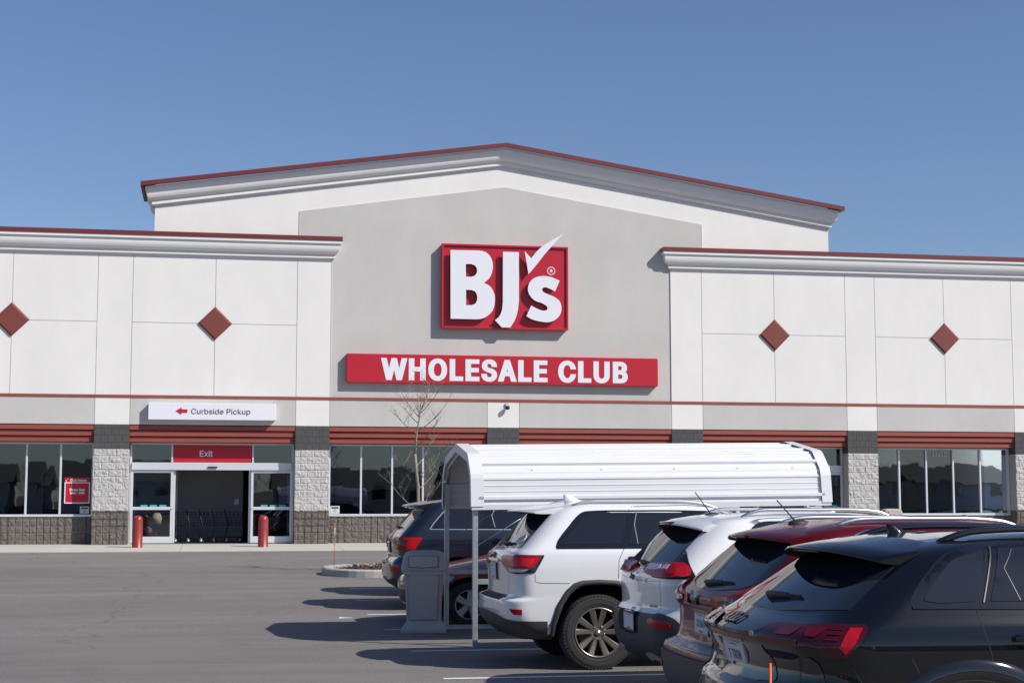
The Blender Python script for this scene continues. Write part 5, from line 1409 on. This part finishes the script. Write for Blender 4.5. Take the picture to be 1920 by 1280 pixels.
# ===== dark red SUV
c = RG
arches_cut(c, rnd_arch(.42), (.98, 3.685))
for cx in (.98, 3.685):
    for s in (-1, 1):
        arch_trim(c, arc(cx, .36, .47, 195, -15, 26), arc(cx, .36, .425, 195, -15, 26), s, .018, M_clad); wheel(c, cx, s, .36, .23, 'plain')
b = c.panel('rear_window', [(-.70,1.185),(-.30,1.118),(0,1.108),(.30,1.118),(.70,1.185),(.70,1.30),(.655,1.43),(.60,1.50,1),(-.60,1.50,1),(-.655,1.43),(-.70,1.30)], 'R', M_tint, off=.004, g=.06)
spoiler(c, [(.92,1.585),(.74,1.562),(.55,1.530),(.42,1.497),(.412,1.482),(.47,1.472),(.58,1.472),(.70,1.482),(.90,1.54)], .655, P_maroon, bow=.15, drop=.035, under=4)
q = MB(); L_ = []
for k in range(9):
    y = -.17+.34*k/8; bb = .15*(y/.655)**2; L_.append([(.410+bb, y, 1.496), (.402+bb, y, 1.480), (.44+bb, y, 1.470), (.44+bb, y, 1.500)])
q.loops(L_); q.build('brake_light', M_lensd, c.body)
for md in ('W', 'V'):
    b = c.panel('tail_lamp', [(.28,1.052),(.50,1.075),(.80,1.115),(1.06,1.165,1),(1.10,1.10),(.95,1.02),(.70,.985),(.38,.970),(.30,1.0)], md, M_lensr, off=.018, g=.05, thick=.02)
    c.panel('smoked_lens', [(.42,1.040),(.62,1.058),(.90,1.098,1),(.78,1.018),(.58,.995),(.42,.993)], md, M_lensd, off=FL(.022), thick=.003, parent=b, g=.05)
    bm_ = c.panel('bumper_cladding', [(0,.640,1),(.5,.640),(.85,.640),(1.30,.60,1),(1.34,.28,1),(.8,.27),(0,.27,1)], md, M_clad, off=.018, g=.06, thick=.03)
    c.panel('skid_plate', [(0,.38,1),(.50,.375),(.60,.335),(.55,.29,1),(0,.29,1)], md, M_aludark, off=.026, parent=bm_, g=.06)
    c.panel('reflector', [(.62,.555),(.84,.55),(.85,.515),(.64,.52)], md, M_lensr, off=.026, parent=bm_, g=.04)
sp_ = c.panel('bumper_step', [(-.62,.694,1),(0,.688),(.62,.694,1),(.58,.727,1),(0,.732),(-.58,.727,1)], 'R', M_satin, off=.006, g=.03)
q = MB()
for k in range(30): c.line(q, [(-.52+.036*k,.700),(-.52+.036*k,.722)], 'R', .010, .010)
q.build('step_groove', M_aludark, sp_)
pr = c.panel('plate_recess', [(-.36,.775),(.36,.775),(.40,.90),(.37,.985,1),(-.37,.985,1),(-.40,.90)], 'R', P_maroon, off=.004, g=.05)
q = MB(); q.box(-.36,.36,-.014,.014,0,.030); q.xform(c.place('R', 0, .992, 0)); q.build('grab_moulding', P_maroon, c.body, bevel=.008)
plate(c, c.place('R', -.02, .872, .010), '352MJV', M_gloss, pr)
q = MB(); rr_ = [(.058*math.cos(a*math.pi/14), .066*math.sin(a*math.pi/14)) for a in range(28)]; r2_ = [(x*.74, y*.74) for x, y in rr_]
solid_outline(q, [rr_, r2_], lambda u, v, w_: (u, v, .012*w_)); q.box(-.070,.070,-.013,.013,.0,.015); q.xform(c.place('R', .12, 1.040, .003)); q.build('badge', M_chrome, c.body)
wiper(c, .12, 1.135, -.36, 1.165)
c.gaps([('W', [(.66,1.10),(.62,1.0),(.58,.76)]), ('S', [(.78,1.60),(.74,1.555),(.70,1.50)]), ('S', [(1.75,1.18),(1.6,.95),(1.55,.5)]), ('R', [(-.66,1.075),(-.3,1.06),(0,1.055),(.3,1.06),(.66,1.075)])])
glasshouse(c, [(.78,1.22),(.80,1.32),(.95,1.47),(1.12,1.54),(1.9,1.565),(2.4,1.50),(2.95,1.25),(3.12,1.165,1),(.95,1.165,1)],
  [[(.86,1.225),(.90,1.32),(1.02,1.45),(1.22,1.52,1),(1.15,1.20,1)], [(1.26,1.20,1),(1.32,1.525,1),(1.88,1.535,1),(1.86,1.20,1)], [(1.95,1.535,1),(2.38,1.475),(2.80,1.25),(2.88,1.20,1),(1.93,1.20,1)]], M_chrome)
for s in (-1, 1):
    roof_rail(c, .92, 2.35, .56, 1.60, .032, M_satin, s, .034); handle(c, 1.95, 1.06, P_maroon, s); mirror_(c, 2.80, 1.14, P_maroon, s)
whip(c, .88, .0, .205, .92); front_end(c, 1.1, 1.15, 1.48, .74, .58, .86)

# ===== black SUV, nearest
c = AU
arches_cut(c, lambda cx: [(cx-.44, .1)] + arc(cx, .38, .44, 180, 0, 22, .46) + [(cx+.44, .1)], (.98, 3.908))
for cx in (.98, 3.908):
    for s in (-1, 1):
        arch_trim(c, arc(cx, .38, .575, 200, -20, 30, .60), arc(cx, .38, .445, 200, -20, 30, .465), s, .016, M_gloss); wheel(c, cx, s, .385, .255, 'dark')
rw = c.panel('rear_window', [(-.76,1.180,1),(-.3,1.152),(0,1.148),(.3,1.152),(.76,1.180,1),(.70,1.30),(.635,1.425),(.58,1.458,1),(0,1.470),(-.58,1.458,1),(-.635,1.425),(-.70,1.30)], 'R', M_tint, off=.004, g=.06)
spoiler(c, [(1.02,1.548),(.85,1.532),(.63,1.503),(.465,1.474),(.455,1.462),(.53,1.452),(.66,1.450),(.82,1.466),(1.0,1.51)], .665, P_black, bow=.17, drop=.055, under=4)
q = MB(); L_ = []
for k in range(9):
    y = -.20+.40*k/8; bb = .16*(y/.665)**2; L_.append([(.480+bb, y, 1.460), (.470+bb, y, 1.450), (.54+bb, y, 1.438), (.54+bb, y, 1.460)])
q.loops(L_); q.build('brake_light', M_lensd, c.body)
for md in ('W', 'V'):
    b = c.panel('tail_lamp', [(0,1.038,1),(.34,1.045),(.40,1.086),(.52,1.096),(.80,1.100),(1.265,1.112,1),(1.275,1.098),(1.165,.968,1),(1.05,.960),(.96,1.010),(.80,1.012),(.40,1.004),(0,.998,1)], md, M_lensd, off=.014, g=.04, thick=.03)
    c.panel('bright_lens', [(1.195,1.094,1),(1.250,1.097,1),(1.158,.982,1),(1.118,1.012,1)], md, mat('deep_red_lens', (.40,.007,.018), .2, spec=.3, var=.35, vscale=60), off=FL(.018), thick=.003, parent=b, g=.03)
    c.panel('inner_lens', [(.85,1.088,1),(1.07,1.092,1),(.96,1.046,1),(.87,1.050,1)], md, mat('dim_red_lens', (.10,.004,.010), .15, spec=.4), off=FL(.018), thick=.003, parent=b, g=.03)
    c.panel('inner_lens', [(.52,1.078,1),(.76,1.086,1),(.70,1.045,1),(.54,1.042,1)], md, mat('dim_red_lens', (.10,.004,.010), .15, spec=.4), off=FL(.018), thick=.003, parent=b, g=.03)
    for k in range(5): c.panel('light_bar_segment', [(1.08-.02*k,1.086-.021*k,1),(1.165-.020*k,1.086-.021*k,1),(1.160-.020*k,1.0825-.021*k,1),(1.075-.02*k,1.0825-.021*k,1)], md, mat('dim_red_lens', (.10,.004,.010), .15, spec=.4), off=FL(.018), thick=.003, parent=b, g=.03)
    c.panel('light_bar', [(0,1.026,1),(.40,1.030),(.82,1.034,1),(.82,1.016,1),(.40,1.012),(0,1.008,1)], md, mat('dim_red_lens', (.10,.004,.010), .15, spec=.4), off=FL(.019), thick=.003, parent=b, g=.05)
    c.panel('bumper_vent', [(.86,.945),(.97,.935),(1.02,.88),(1.03,.78),(.92,.70),(.80,.72)], md, M_gloss, off=.006, g=.05)
    c.panel('bumper_cladding', [(0,.50,1),(.6,.50),(.95,.52),(1.30,.50,1),(1.30,.27,1),(.6,.25),(0,.25,1)], md, M_clad, off=.010, g=.07)
pr = c.panel('plate_recess', [(-.50,.815),(.50,.815),(.47,.90),(.40,.985,1),(-.40,.985,1),(-.47,.90)], 'R', M_gloss, off=.004, g=.05)
plate(c, c.place('R', -.01, .912, .008), 'T TRON', M_aludark, pr)
q = MB()
for k in range(4):
    x = -.096+.064*k; ro = [(x+.047*math.cos(a*math.pi/12), .047*math.sin(a*math.pi/12)) for a in range(24)]; ri = [(x+.035*math.cos(a*math.pi/12), .035*math.sin(a*math.pi/12)) for a in range(24)]
    solid_outline(q, [ro, ri], lambda u, v, w_, k=k: (u, v, .003+.001*(k % 2)+.004*w_))
q.xform(c.place('R', .16, 1.090, .002)); q.build('badge', M_gloss, c.body)
badge_text(c, 'quattro', 'R', -.40, .845, .038, M_gloss, .004, .001, 'badge')
wiper(c, .10, 1.195, -.30, 1.212)
c.gaps([('S', [(.34,1.168),(.52,1.30),(.70,1.412),(.76,1.452)]), ('T', [(.80,-.585),(.90,-.53),(.98,-.40),(1.01,-.15),(1.01,.15),(.98,.40),(.90,.53),(.80,.585)]),
        ('W', [(.80,1.150),(.72,1.10)]), ('W', [(.80,1.0),(.78,.90),(.80,.78)]), ('S', [(1.225,1.50),(1.175,1.46),(1.035,1.205),(1.03,1.15),(1.07,.98),(1.10,.84)]), ('S', [(.345,.958),(.42,.82),(.44,.70)]), ('S', [(2.06,1.19),(2.05,.45)]),
        ('S', [(.66,.96),(.70,.88)])])
glasshouse(c, [(.700,1.205),(.735,1.275),(.84,1.375),(.93,1.442),(1.04,1.478),(1.25,1.502),(1.9,1.522),(2.4,1.485),(2.95,1.26),(3.15,1.175,1),(.80,1.185)],
  [[(.775,1.225),(.80,1.275),(.90,1.365),(.985,1.425),(1.16,1.468,1),(1.035,1.222,1)], [(1.115,1.222,1),(1.245,1.478,1),(1.90,1.495,1),(1.88,1.222,1)], [(1.97,1.495,1),(2.38,1.455),(2.78,1.28),(2.86,1.222,1),(1.95,1.222,1)]], M_gloss)
q = MB(); c.line(q, [(1.205,1.482),(1.075,1.215)], 'S', .006, .010); q.build('division_bar', mat('dark_bright_trim', (.07,.07,.075), .3), c.body)
q = MB(); c.line(q, [(1.315,1.470),(1.235,1.38),(1.275,1.225)], 'S', .0028, .008); q.build('glass_edge_line', mat('glass_edge', (.12,.13,.14), .3), c.body)
q = MB(); c.line(q, [(.70,1.196),(3.1,1.168)], 'S', .014, .006); q.build('waist_moulding', M_gloss, c.body)
for s in (-1, 1):
    roof_rail(c, 1.00, 2.55, .535, 1.55, .040, M_gloss, s, .038); handle(c, 1.30, 1.045, M_gloss, s, .22); handle(c, 2.3, 1.045, M_gloss, s, .22); mirror_(c, 2.86, 1.14, P_black, s)
fin(c, 1.02, 0, P_black, .075, .17); front_end(c, 1.1, 1.16, 1.46, .76, .60, .84)

# ===== dark blue SUV beyond the shelter
Q7 = Car('parked_suv', 'dark blue SUV with long tail lamps, seen behind the waste bin and shelter post', 'suv', (2.72, 25.65, .03), FR(
 (.30,.24,.84,4.75,.26),(.38,.10,.93,4.92,.28),(.50,.01,.970,5.02,.26),(.68,.0,.980,5.05,.25),(.76,.04,.980,5.05,.25),(.82,.10,.980,5.02,.22),(.98,.09,.978,4.9,.2),(1.06,.09,.974,4.7,.2),(1.12,.12,.965,4.0,.2),(1.18,.17,.95,3.7,.2),
 (1.23,.22,.93,3.5,.2),(1.40,.38,.865,3.15,.2),(1.55,.53,.80,2.85,.2),(1.62,.61,.76,2.70,.2),(1.66,.70,.71,2.58,.22),(1.695,.85,.62,2.42,.25),(1.715,1.1,.50,2.25,.28),(1.725,1.4,.32,2.0,.28)), P_navy, [], bands=[(0,.42,1)])
c = Q7
arches_cut(c, rnd_arch(.44, .38), (1.05, 4.04))
for cx in (1.05, 4.04):
    for s in (-1, 1): wheel(c, cx, s, .385, .26, 'plain')
glasshouse(c, [(.62,1.245),(.70,1.34),(.90,1.54),(1.05,1.61),(1.6,1.64),(2.3,1.64),(2.8,1.52),(3.2,1.30),(3.4,1.23,1),(.8,1.235)],
  [[(.72,1.27),(.80,1.36),(.97,1.53),(1.12,1.59),(1.52,1.61,1),(1.44,1.265,1)], [(1.56,1.265,1),(1.62,1.61,1),(2.2,1.615,1),(2.18,1.265,1)], [(2.27,1.615,1),(2.75,1.50),(3.05,1.31),(3.1,1.265,1),(2.25,1.265,1)]], M_gloss)
q = MB(); c.line(q, [(.62,1.240),(.68,1.33),(.88,1.545),(1.04,1.618),(1.6,1.648)], 'S', .016, .008); c.line(q, [(.62,1.238),(3.3,1.225)], 'S', .012, .008); q.build('window_moulding', M_satin, c.body)
q = MB(); c.line(q, [(1.68,1.60),(1.60,1.45),(1.64,1.27)], 'S', .010, .008); q.build('division_bar', M_satin, c.body)
c.panel('rear_window', [(-.74,1.235,1),(0,1.225),(.74,1.235,1),(.66,1.58,1),(-.66,1.58,1)], 'R', M_tint, off=.004, g=.08)
spoiler(c, [(.78,1.690),(.60,1.675),(.42,1.645),(.30,1.615),(.29,1.60),(.34,1.585),(.50,1.585),(.60,1.575),(.76,1.63)], .66, P_navy, bow=.14, drop=.03)
for md in ('W', 'V'):
    b = c.panel('tail_lamp', [(.42,1.10),(.9,1.115),(1.34,1.115,1),(1.22,.935,1),(.95,.925),(.62,.94),(.48,1.0)], md, M_lensr, off=.010, g=.06)
    c.panel('smoked_lens', [(.60,1.075,1),(1.12,1.08,1),(1.02,.975,1),(.66,.98,1)], md, M_lensd, off=FL(.014), thick=.003, parent=b, g=.06)
    c.panel('reflector', [(.60,.665),(.92,.66),(.92,.60),(.66,.60)], md, M_lensr, off=.006, g=.06)
    c.panel('bumper_cladding', [(0,.46,1),(.7,.46),(1.35,.46,1),(1.35,.31,1),(.7,.31),(0,.31,1)], md, M_clad, off=.008, g=.09)
plate(c, c.place('R', 0, .955, .008), '', M_gloss, c.body)
wiper(c, .1, 1.25, -.4, 1.26)
c.gaps([('S', [(1.62,1.66),(1.53,1.62),(1.42,1.25),(1.42,1.10),(1.30,.90)]), ('R', [(-.8,1.19),(0,1.17),(.8,1.19)]), ('S', [(.98,1.08),(1.18,1.08),(1.18,.93),(.98,.93),(.98,1.08)])])
for s in (-1, 1): roof_rail(c, .9, 2.6, .58, 1.71, .035, M_gloss, s); handle(c, 1.72, 1.08, M_gloss, s); mirror_(c, 3.0, 1.20, P_navy, s)
fin(c, 1.05, 0, P_navy); front_end(c, 1.1, 1.22, 1.60, .8, .64, .88)

# ===== the dark SUV in the next stall beyond
BK = Car('parked_suv', 'charcoal SUV mostly hidden, rear glass showing beyond the dark blue SUV', 'suv', (3.14, 28.62, .08), FR(
 (.30,.24,.84,4.4,.26),(.38,.10,.90,4.6,.28),(.55,.0,.930,4.7,.26),(.72,.03,.93,4.7,.25),(.80,.09,.93,4.68,.22),(1.02,.08,.925,4.5,.2),(1.10,.12,.915,3.8,.2),(1.17,.17,.90,3.5,.2),
 (1.22,.22,.88,3.35,.2),(1.40,.40,.81,2.95,.2),(1.54,.55,.75,2.65,.2),(1.60,.66,.70,2.5,.22),(1.64,.80,.62,2.36,.25),(1.665,1.05,.50,2.2,.28),(1.675,1.35,.32,1.95,.28)), P_dark, [], bands=[(0,.42,1)])
c = BK
arches_cut(c, rnd_arch(.42, .36), (.98, 3.7))
for cx in (.98, 3.7):
    for s in (-1, 1): wheel(c, cx, s, .36, .24, 'plain')
glasshouse(c, [(.70,1.24),(.95,1.50),(1.1,1.565),(2.0,1.59),(2.5,1.50),(3.1,1.22,1),(.85,1.225)], [[(.80,1.26),(1.0,1.49),(1.15,1.54),(1.75,1.56,1),(1.70,1.25,1)], [(1.8,1.25,1),(1.85,1.56,1),(2.4,1.50),(2.85,1.27),(2.9,1.25,1)]])
c.panel('rear_window', [(-.70,1.225,1),(0,1.215),(.70,1.225,1),(.63,1.54,1),(-.63,1.54,1)], 'R', M_tint, off=.004, g=.08)
spoiler(c, [(.80,1.635),(.60,1.62),(.42,1.60),(.33,1.572),(.33,1.558),(.40,1.548),(.55,1.545),(.78,1.58)], .62, P_dark, bow=.14, drop=.03)
for md in ('W', 'V'): c.panel('tail_lamp', [(.45,1.10),(.9,1.12),(1.25,1.12,1),(1.15,.96),(.6,.95)], md, M_lensr, off=.010, g=.07)
plate(c, c.place('R', 0, .955, .008), '', M_gloss, c.body); wiper(c, .1, 1.24, -.4, 1.25)
for s in (-1, 1): roof_rail(c, .9, 2.4, .54, 1.66, .04, M_gloss, s); mirror_(c, 2.8, 1.18, P_dark, s)
fin(c, 1.0, 0, P_dark); front_end(c, 1.1, 1.22, 1.54, .76, .6, .86)

# ===== copper red car standing nose out behind the shelter
OR = Car('parked_car', 'copper red car parked nose out behind the shelter, its silver five-spoke wheel between the posts', 'car', (7.02, 22.72, .0), FR(
 (.20,.22,.74,4.18,.26),(.30,.08,.84,4.34,.26),(.42,.0,.872,4.395,.25),(.56,.0,.875,4.40,.25),(.65,.03,.872,4.36,.24),(.72,.05,.868,4.22,.22),(.80,.06,.860,3.86,.2),(.88,.07,.848,3.46,.2),(.93,.09,.835,3.18,.2),(.98,.13,.815,3.0,.2),
 (1.10,.26,.765,2.74,.2),(1.25,.45,.69,2.42,.2),(1.36,.62,.63,2.14,.22),(1.41,.78,.56,1.98,.25),(1.445,1.0,.46,1.82,.28),(1.455,1.2,.30,1.65,.25)), P_orange, [], rz=math.pi, bands=[(0,.26,1)], fbow=.42)
c = OR
arches_cut(c, rnd_arch(.355, .31), (.82, 3.52))
for cx in (.82, 3.52):
    for s in (-1, 1): wheel(c, cx, s, .305, .20, 'five')
glasshouse(c, [(.55,1.0),(.80,1.22),(.95,1.32),(1.2,1.375),(1.7,1.385),(2.1,1.28),(2.6,1.05),(2.75,.985,1),(.7,.985)], [[(.70,1.02),(.88,1.20),(1.0,1.29),(1.2,1.345),(1.5,1.355,1),(1.5,1.01,1)], [(1.58,1.01,1),(1.58,1.355,1),(1.72,1.35),(2.05,1.25),(2.48,1.05),(2.52,1.01,1)]])
c.panel('rear_window', [(-.6,1.02,1),(.6,1.02,1),(.5,1.34,1),(-.5,1.34,1)], 'R', M_tint, off=.004, g=.08)
for md in ('W', 'V'): c.panel('tail_lamp', [(.50,.90),(.98,.90,1),(.96,.70,1),(.55,.70)], md, M_lensr, off=.008, g=.07)
front_end(c, .9, 1.0, 1.34, .66, .5, .62); plate(c, c.place('R', 0, .78, .008), '', M_gloss, c.body)
c.gaps([('S', [(2.72,.93),(2.78,.80),(2.80,.30)]), ('L', [(2.72,.93),(2.78,.80),(2.80,.30)]), ('L', [(4.30,.60),(3.95,.66)]), ('T', [(3.1,.70),(3.5,.74),(3.9,.70),(4.2,.55)]), ('T', [(3.1,-.70),(3.5,-.74),(3.9,-.70),(4.2,-.55)])])
for s in (-1, 1): mirror_(c, 2.50, .98, P_orange, s)
